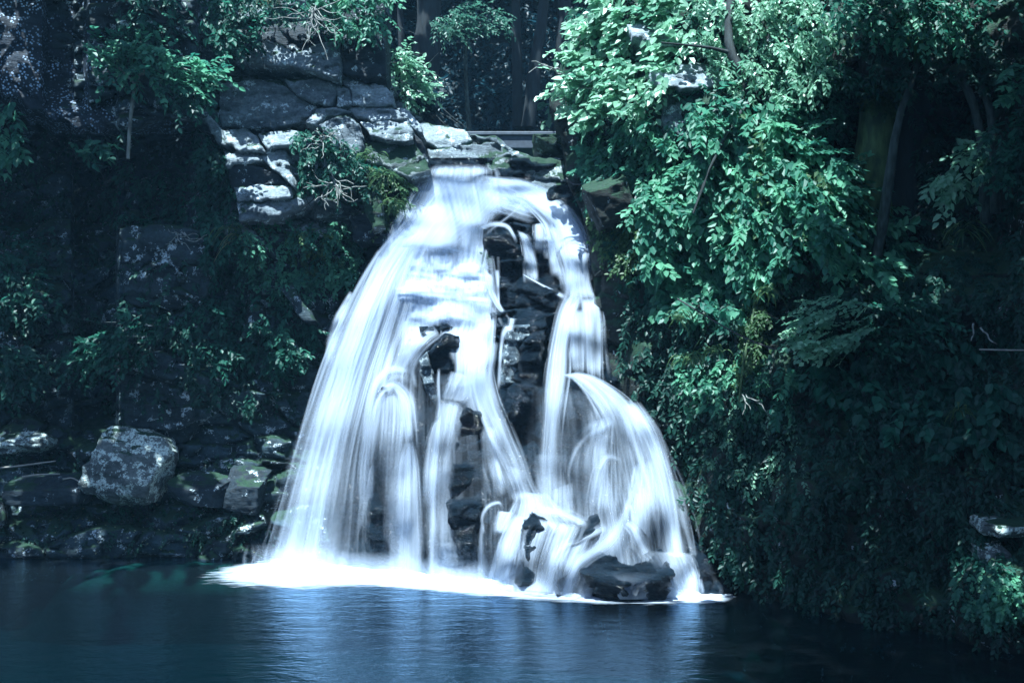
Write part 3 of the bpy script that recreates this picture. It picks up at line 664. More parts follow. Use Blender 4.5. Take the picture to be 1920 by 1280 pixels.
# middle columns and stepped cascade
sheet([(800, 385), (795, 420), (790, 475)], [(860, 385), (862, 420), (860, 480)], [1, .8, .85], (.3, .3), .15, th=.7)
sheet([(850, 385), (848, 430), (845, 495)], [(885, 388), (885, 430), (880, 500)], [1.1, .9, .7], (.3, .3), .2, th=.6)
sheet([(872, 428), (868, 450), (862, 510)], [(918, 420), (914, 450), (904, 520)], [1.2, 1, .8], (.3, .25), .25, th=.5)
sheet([(885, 385), (884, 400), (880, 425)], [(925, 388), (924, 400), (918, 424)], [1, .7, .8], (.2, .3), .2, th=.7)
for k, (x0, y0, x1, y1, h, a0, a1) in enumerate([(742, 440, 900, 478, 70, 1.3, .75), (748, 508, 820, 514, 36, 1.0, .6), (820, 508, 912, 512, 46, 1.2, .8), (736, 538, 860, 545, 60, 1.25, .8),
                                                 (800, 527, 920, 537, 56, 1.3, .85), (738, 560, 770, 556, 66, 1.1, .6), (768, 548, 925, 560, 60, 1.2, .7), (750, 588, 800, 578, 70, 1.0, .5), (790, 570, 850, 580, 46, 1.1, .8), (830, 586, 890, 596, 50, 1.1, .6), (740, 470, 800, 470, 120, 1.1, .9)]):
    top = [(x0 + (x1 - x0) * q, y0 + (y1 - y0) * q) for q in (0, 1)]
    sheet([top[0], (x0 - 1, y0 + h * .4), (x0 - 4, y0 + h)], [top[1], (x1 + 3, y1 + h * .4), (x1 + 4, y1 + h)], [a0, (a0 + a1) * .5, a1 * .9], (.14, .14), .16 + .03 * (k % 4), th=.7, tops=.12)
    stream([(x0, y0 + 3, 3), ((x0 + x1) / 2, (y0 + y1) / 2 + 2, 6), (x1, y1 + 4, 4)], [.3, 1.2, .5], gap=.3, th=.2)
sheet([(905, 500), (912, 540), (925, 570), (940, 590)], [(925, 520), (930, 550), (945, 580), (960, 600)], [1, 1, .8, .3], (.3, .3), .25)
for k, (x0, x1, y0, h) in enumerate([(752, 800, 462, 40), (806, 852, 476, 34), (858, 902, 492, 30), (756, 806, 524, 26), (832, 872, 522, 22), (876, 916, 524, 26), (764, 802, 566, 34), (806, 846, 572, 30), (852, 890, 560, 44), (888, 922, 566, 40), (760, 792, 600, 40), (796, 826, 586, 26)]):
    sheet([(x0, y0), (x0 - 1, y0 + h * .5), (x0 - 3, y0 + h)], [(x1, y0 + 3), (x1 + 1, y0 + h * .5), (x1 + 2, y0 + h)], [1.5, .7, .25], (.3, .3), .42 + .02 * (k % 3), th=.6, tops=.1, fine=12)
# streams between the dark rocks in the upper middle
stream([(900, 428, 5), (925, 420, 6), (950, 424, 5), (962, 440, 4), (970, 458, 4)], [1, 1, .9, .8, .6], gap=.3)
sheet([(968, 430), (975, 452), (980, 480), (984, 530)], [(990, 440), (1002, 470), (1010, 500), (1012, 534)], [.9, 1, 1, .7], (.3, .3), .3, th=.6)
stream([(980, 514, 1.5), (1012, 532, 2.2), (1040, 547, 4), (1064, 560, 8)], [.5, .7, .9, .8], gap=.3)
stream([(932, 505, 5), (934, 540, 3), (935, 580, 3)], [1, .9, .8], gap=.3, th=.3)
sheet([(1000, 420), (998, 450), (996, 470)], [(1024, 416), (1024, 450), (1022, 480)], [1, .7, .4], (.3, .3), .2, th=.7)
stream([(1020, 445, 6), (1032, 455, 7), (1038, 490, 10), (1045, 520, 14)], [.8, 1, .7, .3], gap=.3)
sheet([(1018, 425), (1030, 470), (1045, 520), (1050, 560)], [(1070, 410), (1080, 450), (1090, 500), (1095, 560)], [1.1, .8, .8, 1], (.5, .3), .25, th=.6)
# right-hand column
sheet([(1050, 400), (1062, 460), (1066, 520), (1060, 566)], [(1092, 430), (1102, 470), (1108, 530), (1122, 570)], [1.2, 1.2, 1.1, 1.2], (.3, .2), .35, th=.35, name='curtain')
sheet([(1062, 546), (1045, 580), (1032, 640), (1022, 700), (1016, 780), (1010, 860), (1008, 930)], [(1100, 556), (1085, 590), (1070, 640), (1068, 700), (1058, 780), (1052, 860), (1052, 935)], [1.2, 1.2, 1.1, 1.0, .85, .6, .4], (.3, .4), .3, .1, th=.4, name='curtain')
sheet([(1085, 560), (1090, 600), (1094, 650), (1096, 705)], [(1125, 560), (1127, 600), (1128, 660), (1129, 715)], [1.1, .95, .85, .9], (.3, .15), .3, th=.4, name='curtain')
sheet([(1060, 580), (1066, 640), (1070, 700)], [(1098, 580), (1100, 640), (1100, 705)], [.8, .55, .6], (.3, .3), .2, th=.6)
sheet([(1105, 548), (1128, 575), (1130, 640), (1138, 710)], [(1118, 545), (1134, 575), (1140, 640), (1150, 712)], [.3, .25, .15, .1], (.3, .8), .2)
sheet([(1045, 704), (1072, 708), (1098, 735), (1122, 775), (1134, 810)], [(1085, 696), (1130, 712), (1185, 752), (1210, 800), (1215, 840)], [1.1, 1.2, 1.1, .9, .7], (.35, .3), .45, th=.4, name='curtain')
sheet([(1140, 745), (1175, 800), (1200, 870), (1222, 950), (1240, 1040)], [(1196, 752), (1232, 810), (1256, 890), (1274, 970), (1290, 1044)], [1.1, 1.0, .85, .7, .75], (.4, .3), .5, .15, th=.45, name='curtain')
sheet([(1160, 760), (1205, 820), (1232, 900), (1248, 980), (1258, 1044)], [(1200, 754), (1238, 815), (1258, 890), (1272, 970), (1284, 1044)], [.9, 1.0, .95, .9, .9], (.4, .5), .65, .1, th=.3, name='curtain')
sheet([(1235, 860), (1262, 930), (1282, 1000), (1292, 1040)], [(1256, 860), (1284, 930), (1300, 1000), (1312, 1040)], [.3, .3, .3, .3], (.3, .8), .4, th=.5)
# inner right veils
sheet([(1095, 795), (1078, 830), (1066, 870), (1060, 940)], [(1160, 775), (1160, 820), (1158, 870), (1150, 960)], [1.0, .55, .3, .15], (.12, .4), .25, th=.7)
stream([(1150, 790, 8), (1110, 812, 6), (1085, 835, 5), (1070, 870, 4), (1064, 910, 3)], [.9, 1, .8, .6, .1], gap=.35, th=.2)
sheet([(1120, 820), (1115, 870), (1112, 920), (1106, 966)], [(1160, 800), (1165, 860), (1168, 920), (1170, 966)], [.9, .6, .7, .4], (.3, .3), .3, th=.7)
stream([(1165, 862, 6), (1140, 856, 8), (1122, 880, 10), (1112, 930, 12), (1106, 966, 12)], [.3, 1, .8, .6, .2], gap=.4)
sheet([(1150, 782), (1155, 850), (1162, 950)], [(1200, 800), (1215, 860), (1235, 960)], [.7, .35, .4], (.3, .4), .2, th=.8)
sheet([(1190, 870), (1185, 910), (1180, 965)], [(1230, 860), (1236, 920), (1240, 1035)], [.9, .7, .5], (.3, .4), .45, th=.6)
sheet([(1190, 870), (1180, 905), (1172, 945), (1165, 985)], [(1205, 866), (1196, 905), (1186, 945), (1180, 990)], [.5, .7, .8, .8], (.4, .4), .55, th=.3)
# left centre arch, bright column and veils
stream([(815, 612, 22), (790, 630, 22), (768, 660, 20), (752, 690, 20), (750, 725, 26)], [1.1, 1.1, 1, 1, .6], gap=.35)
stream([(765, 695, 6), (735, 692, 8), (712, 706, 8), (698, 740, 9), (690, 800, 10), (682, 880, 12), (680, 960, 12)], [.8, 1, .9, .8, .7, .5, .2], gap=.45, th=.25)
stream([(735, 726, 5), (718, 735, 5), (704, 760, 4), (697, 800, 4)], [1, .9, .6, .2], gap=.5, th=.2)
stream([(716, 728, 5), (738, 722, 8), (757, 745, 12), (766, 790, 11), (770, 835, 10)], [.7, 1.1, 1.2, 1.2, 1.0], gap=.55, th=.25)
sheet([(722, 730), (718, 790), (714, 880), (715, 1000)], [(760, 730), (768, 790), (760, 880), (752, 1060)], [.9, .55, .4, .15], (.2, .4), .3, th=.8)
sheet([(755, 832), (742, 880), (734, 960), (726, 1074)], [(776, 828), (784, 880), (788, 960), (792, 1080)], [1.3, 1.1, .9, .6], (.6, .12), .55, .1, th=.3, name='curtain')
sheet([(740, 850), (716, 930), (700, 1070)], [(776, 840), (775, 930), (770, 1076)], [.35, .25, .12], (.6, .4), .4, th=.7)
sheet([(690, 880), (680, 930), (668, 1000)], [(704, 864), (702, 930), (690, 1000)], [.5, .35, .0], (.3, .4), .4)
# centre streams
sheet([(862, 596), (848, 640), (850, 690), (845, 730)], [(930, 590), (925, 650), (915, 700), (905, 760)], [1.1, 1.05, 1.0, .9], (.2, .25), .35, th=.4, name='curtain')
sheet([(880, 620), (872, 680), (868, 740), (880, 800)], [(924, 600), (920, 660), (916, 720), (932, 780)], [1.1, 1, 1, .9], (.3, .3), .5, th=.3)
stream([(902, 690, 24), (916, 750, 24), (940, 810, 22), (965, 865, 19), (982, 910, 17), (996, 945, 22)], [1, 1.1, 1.2, 1.2, 1.2, 1.0], gap=.6, th=.25)
sheet([(846, 695), (832, 730), (826, 752)], [(905, 710), (890, 740), (872, 758)], [1, .8, .9], (.25, .3), .4, th=.6)
sheet([(822, 748), (815, 800), (806, 850), (800, 930)], [(868, 756), (858, 800), (850, 860), (846, 930)], [1.2, .75, .65, .25], (.2, .3), .4, th=.75)
sheet([(812, 790), (798, 830), (792, 880), (790, 960)], [(828, 780), (824, 830), (820, 880), (818, 960)], [1.1, .9, .7, .3], (.3, .3), .45, th=.5)
stream([(823, 690, 3), (822, 720, 4), (824, 760, 4), (820, 795, 5)], [.2, .9, 1, .8], gap=.4, th=.2)
stream([(815, 872, 7), (813, 920, 7), (812, 1000, 7), (810, 1080, 8)], [1.1, .9, .6, .4], gap=.45, th=.4)
sheet([(800, 870), (798, 950), (798, 1075)], [(850, 870), (846, 950), (842, 1080)], [.5, .35, .2], (.3, .3), .35, th=.9)
stream([(838, 1015, 14), (836, 1050, 16), (835, 1085, 17)], [.6, .4, .3], gap=.4)
sheet([(905, 800), (905, 860), (920, 930)], [(935, 800), (955, 860), (985, 930)], [.6, .5, .5], (.4, .4), .4, th=.8)
stream([(918, 812, 5), (930, 850, 6), (938, 900, 6), (942, 935, 6)], [.9, .7, .6, .4], gap=.5, th=.4)
sheet([(945, 870), (950, 905), (955, 940)], [(980, 880), (990, 910), (1000, 940)], [.5, .5, .8], (.4, .3), .4, th=.7)
stream([(955, 610, 10), (945, 624, 6), (940, 650, 4), (937, 690, 4), (934, 735, 4)], [.4, 1, 1.1, 1, .7], gap=.55, th=.15)
stream([(926, 640, 10), (922, 680, 8), (918, 730, 6)], [.4, .5, .1], gap=.4)
stream([(960, 596, 8), (958, 610, 7), (956, 622, 9)], [.8, .6, .6], gap=.5)
sheet([(1030, 920), (1022, 950), (1020, 965)], [(1080, 900), (1090, 950), (1098, 965)], [.35, .3, .3], (.4, .3), .3, th=.8)
sheet([(1000, 850), (1000, 900), (1005, 940)], [(1060, 850), (1060, 900), (1062, 950)], [.4, .35, .3], (.4, .4), .25, th=.9)
# the spreading foot
sheet([(965, 920), (958, 945), (935, 985), (925, 1000)], [(1025, 925), (1050, 960), (1075, 985), (1085, 1000)], [1.0, 1.25, 1.2, .9], (.4, .4), .6, th=.2, name='curtain')
sheet([(962, 962), (938, 1000), (925, 1040), (912, 1092)], [(1000, 975), (985, 1005), (972, 1045), (958, 1100)], [1.2, 1.2, 1.2, 1.1], (.35, .35), .75, .1, th=.2, name='curtain')
sheet([(985, 968), (972, 1000), (965, 1050), (966, 1104)], [(1095, 985), (1082, 1015), (1060, 1060), (1040, 1110)], [.9, .4, .28, .25], (.2, .2), .95, th=1.0)
stream([(1010, 955, 10), (1050, 962, 10), (1090, 980, 9), (1100, 990, 8)], [1, 1.1, 1, .4], gap=.65, th=.25)
stream([(1140, 985, 12), (1095, 1004, 10), (1060, 1018, 9), (1040, 1040, 7), (1034, 1075, 9), (1028, 1110, 14)], [.4, .8, .9, .8, 1.0, 1.1], gap=.65, th=.3)
sheet([(1060, 1010), (1045, 1040), (1040, 1090)], [(1120, 1000), (1105, 1030), (1075, 1070)], [.6, .4, .3], (.3, .4), .5, th=.7)
stream([(1178, 935, 5), (1172, 960, 9), (1160, 985, 14), (1140, 1015, 16), (1110, 1035, 14), (1085, 1055, 14), (1070, 1085, 13), (1060, 1118, 15)], [.6, 1, 1.1, 1.1, 1.1, 1.2, 1.2, 1.1], gap=.7, th=.25)
stream([(1175, 978, 8), (1188, 990, 9), (1200, 1015, 10), (1212, 1036, 10)], [1, 1, .9, .5], gap=.7, th=.3)
stream([(1182, 945, 4), (1188, 975, 8), (1196, 1000, 10)], [.5, .7, .5], gap=.5)
stream([(908, 1000, 3), (904, 970, 4), (916, 948, 5), (936, 942, 4), (942, 955, 3)], [.3, .8, 1.1, 1.1, .3], gap=.7, th=.1)
stream([(905, 980, 5), (902, 1010, 5), (902, 1050, 8), (902, 1092, 9)], [.7, .8, .7, .5], gap=.7, th=.3)
sheet([(932, 956), (926, 975), (922, 1000)], [(965, 960), (960, 980), (950, 1000)], [1, .6, .3], (.3, .3), .65, th=.5)
# right apron over the big boulder
sheet([(1195, 1030), (1215, 1050), (1240, 1085), (1250, 1118)], [(1300, 1036), (1308, 1055), (1312, 1085), (1316, 1120)], [.9, 1.1, 1.05, 1.0], (.45, .12), .75, th=.3, name='curtain')
# sheet over the big boulder's right shoulder

for x0, x1, yb in [(470, 640, 1062), (600, 800, 1076), (740, 960, 1090), (880, 1080, 1104), (1040, 1330, 1114)]:
    sheet([(x0, yb - 46), (x0 - 4, yb - 15), (x0 - 8, yb + 8)], [(x1, yb - 40), (x1 + 4, yb - 12), (x1 + 8, yb + 10)], [0, .25, .9], (.35, .35), .9, th=.15, name='spray')
# ---------------------------------------------------------------- pool, bed, foam
def plane(name, x0, x1, y0, y1, z, nx, ny, mat, kind='structure', fn=None):
    X, Yg = np.meshgrid(np.linspace(x0, x1, nx), np.linspace(y0, y1, ny)); Z = np.full_like(X, z)
    if fn: Z = fn(X, Yg)
    o = mesh_obj(name, np.stack([X, Yg, Z], -1).reshape(-1, 3), grid_faces(nx, ny)[:, ::-1], mat)
    return tag(o, kind=kind)
plane('pool_water', -60, 60, -60, 46, 0.0, 2, 2, M['pool'])
plane('pool_bed', -60, 60, -60, 46, -2.2, 2, 2, M['bed'])
def depth_fade(m):  # darkens the sand with depth, standing in for light lost in water
    t = m.node_tree; l = t.links; b = t.nodes['Principled BSDF']; src = b.inputs['Base Color'].links[0].from_socket
    g = t.nodes.new('ShaderNodeNewGeometry'); sx = t.nodes.new('ShaderNodeSeparateXYZ'); l.new(g.outputs['Position'], sx.inputs[0])
    mr = t.nodes.new('ShaderNodeMapRange'); mr.inputs[1].default_value = -.9; mr.inputs[2].default_value = -.12; l.new(sx.outputs[2], mr.inputs[0])
    l.new(mixc(t, mr.outputs[0], (.005, .015, .018), src), b.inputs['Base Color'])
depth_fade(M['sand'])
def sandfn(X, Yg):
    p = np.stack([X, Yg, 0 * X], -1); s_ = np.sqrt(((X + 10.2) / 6.5) ** 2 + ((Yg - 34.6) / 2.6) ** 2)
    return -.1 - 2.2 * ss(.45, 1.35, s_ + .3 * fbm(p * .6, 3, 4)) + .06 * fbm(p * 1.3, 4, 9)
plane('pool_shallow', -19, 0, 29, 39, 0, 140, 90, M['sand'], fn=sandfn)
# foam skirt, streaked along the surface
def foam_mat():
    m, t, n, l, b = new_mat('foam'); n.remove(b)
    al = node(t, 'ShaderNodeAttribute', attribute_name='cover'); geo = n.new('ShaderNodeNewGeometry')
    mp = node(t, 'ShaderNodeMapping'); mp.inputs['Scale'].default_value = (.9, 2.6, 1); l.new(geo.outputs['Position'], mp.inputs[0])
    q = node(t, 'ShaderNodeTexNoise'); q.inputs['Scale'].default_value = 1.6; q.inputs['Detail'].default_value = 5; l.new(mp.outputs[0], q.inputs['Vector'])
    a = math_n(t, 'ADD', al.outputs['Fac'], math_n(t, 'MULTIPLY', math_n(t, 'SUBTRACT', q.outputs['Fac'], .5), 1.1))
    r = ramp(t, a, [(.05, (0, 0, 0)), (1.0, (1, 1, 1))])
    d = node(t, 'ShaderNodeBsdfDiffuse'); d.inputs[0].default_value = (.62, .72, .85, 1)
    tp = node(t, 'ShaderNodeBsdfTransparent'); m2 = node(t, 'ShaderNodeMixShader')
    l.new(r.outputs[0], m2.inputs[0]); l.new(tp.outputs[0], m2.inputs[1]); l.new(d.outputs[0], m2.inputs[2]); l.new(m2.outputs[0], n['Material Output'].inputs[0]); return m
M['foam'] = foam_mat()
def foam():
    xs = np.linspace(300, 1410, 260)
    base = inter([(300, 1086), (420, 1062), (520, 1046), (700, 1066), (900, 1084), (1100, 1100), (1250, 1108), (1310, 1106), (1400, 1116)])(xs)
    front = inter([(300, 1090), (420, 1098), (560, 1102), (680, 1090), (760, 1096), (900, 1108), (1000, 1116), (1100, 1122), (1250, 1122), (1320, 1122), (1400, 1120)])(xs)
    nv = 16; v = np.linspace(0, 1, nv)[:, None]
    py = (base - 6)[None, :] * (1 - v) + (front + 18)[None, :] * v; px = xs[None, :] + 0 * v
    Yd = CZ * F / (py - YH); V = P(px, py, Yd); hgt = .01 + .05 * np.exp(-((v - .3) / .25) ** 2) * ss(330, 520, px) * (1 - ss(1300, 1390, px)); V[..., 2] = hgt
    c = ss(0, .25, v) * (1 - ss(.42, 1, v)) * ss(310, 560, px) * (1 - ss(1310, 1410, px)) * 1.5 - .3
    o = mesh_obj('foam', V.reshape(-1, 3), grid_faces(len(xs), nv), M['foam'], attrs={'cover': c})
    tag(o, 'white foam skirt on the pool at the foot of the waterfall', 'foam', kind='stuff')
foam()

def litter():
    r = np.random.default_rng(78); n = 150
    px = r.uniform(-20, 520, n); py = r.uniform(880, 1036, n); Yd = LC.at(px, py) - .05
    B = P(px, py, Yd); Dv = np.stack([r.normal(0, 1, n), r.normal(0, .5, n), r.normal(0, .4, n)], -1); Nv = np.stack([r.normal(0, .3, n), -.8 + 0 * px, .7 + 0 * px], -1)
    sz = r.uniform(.04, .13, n); v, f = leaf_geo(B, Dv, Nv, sz, sz * .3)
    o = mesh_obj('fallen_leaves', v, f, M['straw'], smooth=False, attrs={'tint': np.repeat(.5 + .5 * r.random(n), 6)}); tag(o, 'pale fallen leaves scattered over the dark left bank', 'leaf litter', kind='stuff')
litter_fn = litter
# ---------------------------------------------------------------- added light-blocking ring, ground, gorge behind
def gorge():
    px, py = np.meshgrid(np.linspace(560, 1260, 140), np.linspace(-170, 420, 160))
    Yd = 62 + (300 - py) * .03 + 0 * px
    w3 = P(px, py, Yd); Yd = Yd + 5 * fbm(w3 * .12, 4, 41) + 3.0 * blocks(w3 * [.12, .12, .12], .5, .2, 44) - 9 * ss(.35, 1, np.abs(px - 900) / 340)
    o = mesh_obj('hill_behind', P(px, py, Yd).reshape(-1, 3), grid_faces(140, 160), M['hill']); tag(o, kind='structure'); return px, py, Yd
gpx, gpy, gY = gorge()
def ring():  # unseen ring of slopes added to block low sky light
    a = np.linspace(0, 2 * math.pi, 97); hs = np.array([(-3, 0), (6, 0.0), (22, 5), (46, 22), (60, 60)])
    prof = np.array([(0, -4), (3, 8), (8, 20), (18, 30), (30, 36)])
    A, K = np.meshgrid(a, np.arange(5)); rad = np.array([[p[0]] for p in prof]); hz = np.array([[p[1]] for p in prof])
    ex = 34 + 8 * np.sin(3 * A + 1); ey = np.where(np.sin(A) > 0, 110., 30.) + 0 * A
    X = np.cos(A) * (ex + rad); Yy = 20 * (np.sin(A) > 0) * 0 + np.sin(A) * (ey + rad) + 6
    Z = hz * (.75 + .1 * ss(-.2, .5, np.sin(A))) + 3 * fbm(np.stack([X, Yy, 0 * X], -1) * .09, 4, 51) * (K > 0)
    o = mesh_obj('shade_hills', np.stack([X, Yy, Z], -1).reshape(-1, 3), grid_faces(97, 5), M['hill']); tag(o, kind='structure')
ring()
plane('ground', -82, 82, -72, 148, -4.0, 2, 2, M['hill'])
# stream terrace behind the lip
plane('stream_terrace', -9, 14, 37.6, 66, 13.4, 40, 40, M['cliff'], fn=lambda X, Yg: 13.2 + .05 * (Yg - 38) + .4 * fbm(np.stack([X, Yg, 0 * X], -1) * .5, 4, 61) - 1.2 * ss(40, 37.6, Yg))

# ---------------------------------------------------------------- plants
def leaf_geo(B, Dv, Nv, Ln, Wd, fold=.18, curl=.12):
    """B base, Dv direction, Nv normal, Ln length, Wd half width -> folded six-sided leaves"""
    Dv = Dv / (np.linalg.norm(Dv, axis=1, keepdims=True) + 1e-9)
    Sd = np.cross(Nv, Dv); Sd /= (np.linalg.norm(Sd, axis=1, keepdims=True) + 1e-9); Nn = np.cross(Dv, Sd)
    Ln = Ln[:, None]; Wd = Wd[:, None]
    p = lambda a, b, c: B + Dv * Ln * a + Sd * Wd * b + Nn * Ln * c
    v = np.stack([p(0, 0, 0), p(.3, 1, fold * .5), p(.68, .8, fold * .3 - curl * .4), p(1, 0, -curl), p(.68, -.8, fold * .3 - curl * .4), p(.3, -1, fold * .5)], 1)
    n = len(B); o = np.arange(n)[:, None] * 6
    f = np.concatenate([o + [0, 1, 2, 3], o + [0, 3, 4, 5]], 0)
    return v.reshape(-1, 3), f
def sprays(Sp, Dr, Nr, Ls, k, ll, lw, r, spread=55, jit=.3):
    """k leaves along each twig, alternating sides"""
    n = len(Sp); Dr = Dr / np.linalg.norm(Dr, axis=1, keepdims=True)
    tt = np.tile((np.arange(k) + .6) / k, (n, 1)) + r.normal(0, .03, (n, k))
    droop = -.22 * tt ** 2
    B = Sp[:, None] + Dr[:, None] * (Ls[:, None] * tt)[..., None]
    B[..., 2] += droop * Ls[:, None]
    B += r.normal(0, .05, B.shape) * ll[:, None, None]
    side = np.cross(Nr, Dr); side /= np.linalg.norm(side, axis=1, keepdims=True) + 1e-9
    sg = np.where(np.arange(k) % 2 == 0, 1, -1)[None, :, None] * np.where(r.random((n, 1, 1)) < .5, 1, -1)
    an = np.radians(r.normal(spread, 14, (n, k)) * (1 - .5 * tt ** 3))[..., None]
    LD_ = Dr[:, None] * np.cos(an) + side[:, None] * np.sin(an) * sg + r.normal(0, jit * .6, (n, k, 3)); LD_[..., 2] -= .22
    LN = Nr[:, None] + r.normal(0, jit, (n, k, 3))
    sz = ll[:, None] * r.uniform(.65, 1.15, (n, k)) * (1 - .3 * np.abs(tt - .5))
    v, f = leaf_geo(B.reshape(-1, 3), LD_.reshape(-1, 3), LN.reshape(-1, 3), sz.ravel(), (sz * lw).ravel())
    tint = np.repeat(np.clip((r.random((n, 1)) ** 1.5 * .9 + r.random((n, k)) * .35 - .1).ravel(), 0, 1), 6)
    return v, f, tint
def pts_in(poly, n, r, clump=.5, nc=None):
    a = np.array(poly, float); lo, hi = a.min(0), a.max(0)
    out = np.zeros((0, 2)); nc = nc or max(3, n // 7)
    cen = r.uniform(lo, hi, (nc * 3, 2)); cen = cen[in_poly(cen[:, 0], cen[:, 1], poly)]
    if len(cen) == 0: cen = a.mean(0)[None]
    sg = math.sqrt(max(1, (hi - lo).prod()) / max(1, len(cen))) * .45
    while len(out) < n:
        m = n * 2; q = r.uniform(lo, hi, (m, 2)); g = cen[r.integers(0, len(cen), m)] + r.normal(0, sg, (m, 2))
        q = np.where((r.random(m) < clump)[:, None], g, q); out = np.concatenate([out, q[in_poly(q[:, 0], q[:, 1], poly)]])
    return out[:n]
def tube(paths, nseg=7, name='stem', mat=None, parent=None, wob=.0):
    """paths: list of (points (k,3), radii (k,))"""
    Vs, Fs, o = [], [], 0
    for pts, rad in paths:
        pts = np.array(pts, float); rad = np.array(rad, float); k = len(pts)
        if k < 8:
            m = 14; q = spl(np.concatenate([pts, rad[:, None]], 1), m); pts = q[:, :3]; rad = np.maximum(q[:, 3], .002); k = m
        tg = np.gradient(pts, axis=0); tg /= np.linalg.norm(tg, axis=1, keepdims=True) + 1e-9
        up = np.where(np.abs(tg[:, 2:3]) > .9, [[1., 0, 0]], [[0, 0, 1.]]); s1 = np.cross(tg, up); s1 /= np.linalg.norm(s1, axis=1, keepdims=True) + 1e-9; s2 = np.cross(s1, tg)
        an = np.linspace(0, 2 * math.pi, nseg, endpoint=False)
        rr = rad[:, None] * np.ones((1, nseg))
        if wob: rr = rr * (1 + wob * fbm(np.stack([np.tile(np.cos(an), (k, 1)) * 1.5, np.tile(np.sin(an), (k, 1)) * 1.5, np.tile((np.arange(k) * .35)[:, None], (1, nseg))], -1) + pts[0], 3, 3) * 2)
        v = pts[:, None] + s1[:, None] * (np.cos(an)[None] * rr)[..., None] + s2[:, None] * (np.sin(an)[None] * rr)[..., None]
        i = np.arange(k * nseg).reshape(k, nseg); j = np.roll(i, -1, axis=1)
        f = np.stack([i[:-1], j[:-1], j[1:], i[1:]], -1).reshape(-1, 4) + o
        Vs.append(v.reshape(-1, 3)); Fs.append(f); o += k * nseg
    return mesh_obj(name, np.concatenate(Vs), np.concatenate(Fs), mat, parent)
def pxpath(pp, Y, rad):
    """[(px,py)] at depth Y (number or list) -> points; rad in photo pixels"""
    a = np.array(pp, float); Yv = np.full(len(a), float(Y)) if np.isscalar(Y) else np.array(Y, float)
    rv = np.full(len(a), float(rad)) if np.isscalar(rad) else np.interp(np.linspace(0, 1, len(a)), np.linspace(0, 1, len(rad)), rad)
    return P(a[:, 0], a[:, 1], Yv), rv / F * Yv
def leaves(name, parent, poly, mat, n, Lpx, lpx, ang=-40, k=9, off=(.1, .8), Y=None, seed=1, lw=.3, clump=.55, tilt=.5, spr=35, kind=None, jit=.3, pull=.35):
    """n twigs inside the outline poly; Lpx twig length, lpx leaf length, ang = growth direction (0 right, -90 down)"""
    r = np.random.default_rng(seed)
    q = pts_in(poly, n, r, clump)
    base = surf(q[:, 0], q[:, 1]) if Y is None else np.full(n, float(Y))
    Yd = base - r.uniform(off[0], off[1], n)
    Sp = P(q[:, 0], q[:, 1], Yd)
    a = np.radians(r.normal(ang, spr, n)); Dr = np.stack([np.cos(a), -pull + r.normal(0, .25, n), np.sin(a)], -1)
    Nr = np.stack([r.normal(0, .3, n), -tilt + r.normal(0, .3, n), 1 + r.normal(0, .25, n)], -1)
    sc = Yd / F
    v, f, ti = sprays(Sp, Dr, Nr, Lpx * sc * r.uniform(.6, 1.3, n), k, lpx * sc, lw, r, jit=jit)
    return mesh_obj(name, v, f, mat, parent, smooth=False, attrs={'tint': ti})
def twigs(parent, poly, n, Lpx, ang, mat, seed, off=(.0, .4), Y=None, rpx=1.2, name='stem'):
    r = np.random.default_rng(seed); q = pts_in(poly, n, r, .3); base = surf(q[:, 0], q[:, 1]) if Y is None else np.full(n, float(Y))
    Yd = base - r.uniform(off[0], off[1], n); ps = []
    for i in range(n):
        a = math.radians(r.normal(ang, 30)); b = a + r.normal(0, .5)
        p0 = q[i]; p1 = p0 + .5 * Lpx * np.array([math.cos(a), -math.sin(a)]); p2 = p1 + .5 * Lpx * np.array([math.cos(b), -math.sin(b)])
        ps.append(pxpath([p0, p1, p2], [Yd[i] + .2, Yd[i], Yd[i] - .2], [rpx, rpx * .7, rpx * .3]))
    for p_ in ps: tube([p_], 5, name, mat, parent)
def blades(name, parent, base_px, Y, n, Lpx, wpx, mat, seed, up=.3, fan=1.0, kind=None, spread=8):
    """arching tuft of blades: they rise a little, then hang"""
    r = np.random.default_rng(seed); B0 = P(*base_px, Y); s_ = Y / F; m = 6
    az = r.uniform(0, 2 * math.pi, n); out = np.stack([np.cos(az), np.sin(az) * .6 - .3, 0 * az], -1) * fan
    Ln = Lpx * s_ * r.uniform(.55, 1.15, n); t_ = np.linspace(0, 1, m)[None, :, None]
    st = B0 + r.normal(0, spread * s_, (n, 3)) * [1, .5, .6]
    upv = r.normal(up, .2, n)
    c = st[:, None] + out[:, None] * Ln[:, None, None] * (t_ ** .8) * .55
    c[..., 2] += (Ln[:, None] * (upv[:, None] * t_[..., 0] * 1.3 - (.55 + .6 * upv[:, None]) * t_[..., 0] ** 2))
    sd = np.cross(out, [0, 0, 1.]); sd /= np.linalg.norm(sd, axis=1, keepdims=True) + 1e-9
    sd = sd * .6 + np.array([.6, 0, 0]) ; wv = wpx * s_ * np.array([.5, .9, 1, .85, .55, .06])[None, :, None]
    V = np.stack([c - sd[:, None] * wv, c + sd[:, None] * wv], 2).reshape(-1, 3)
    i = np.arange(n * m * 2).reshape(n, m, 2); f = np.stack([i[:, :-1, 0], i[:, :-1, 1], i[:, 1:, 1], i[:, 1:, 0]], -1).reshape(-1, 4)
    return mesh_obj(name, V, f, mat, parent, smooth=True, attrs={'tint': np.repeat(r.random(n), m * 2)})

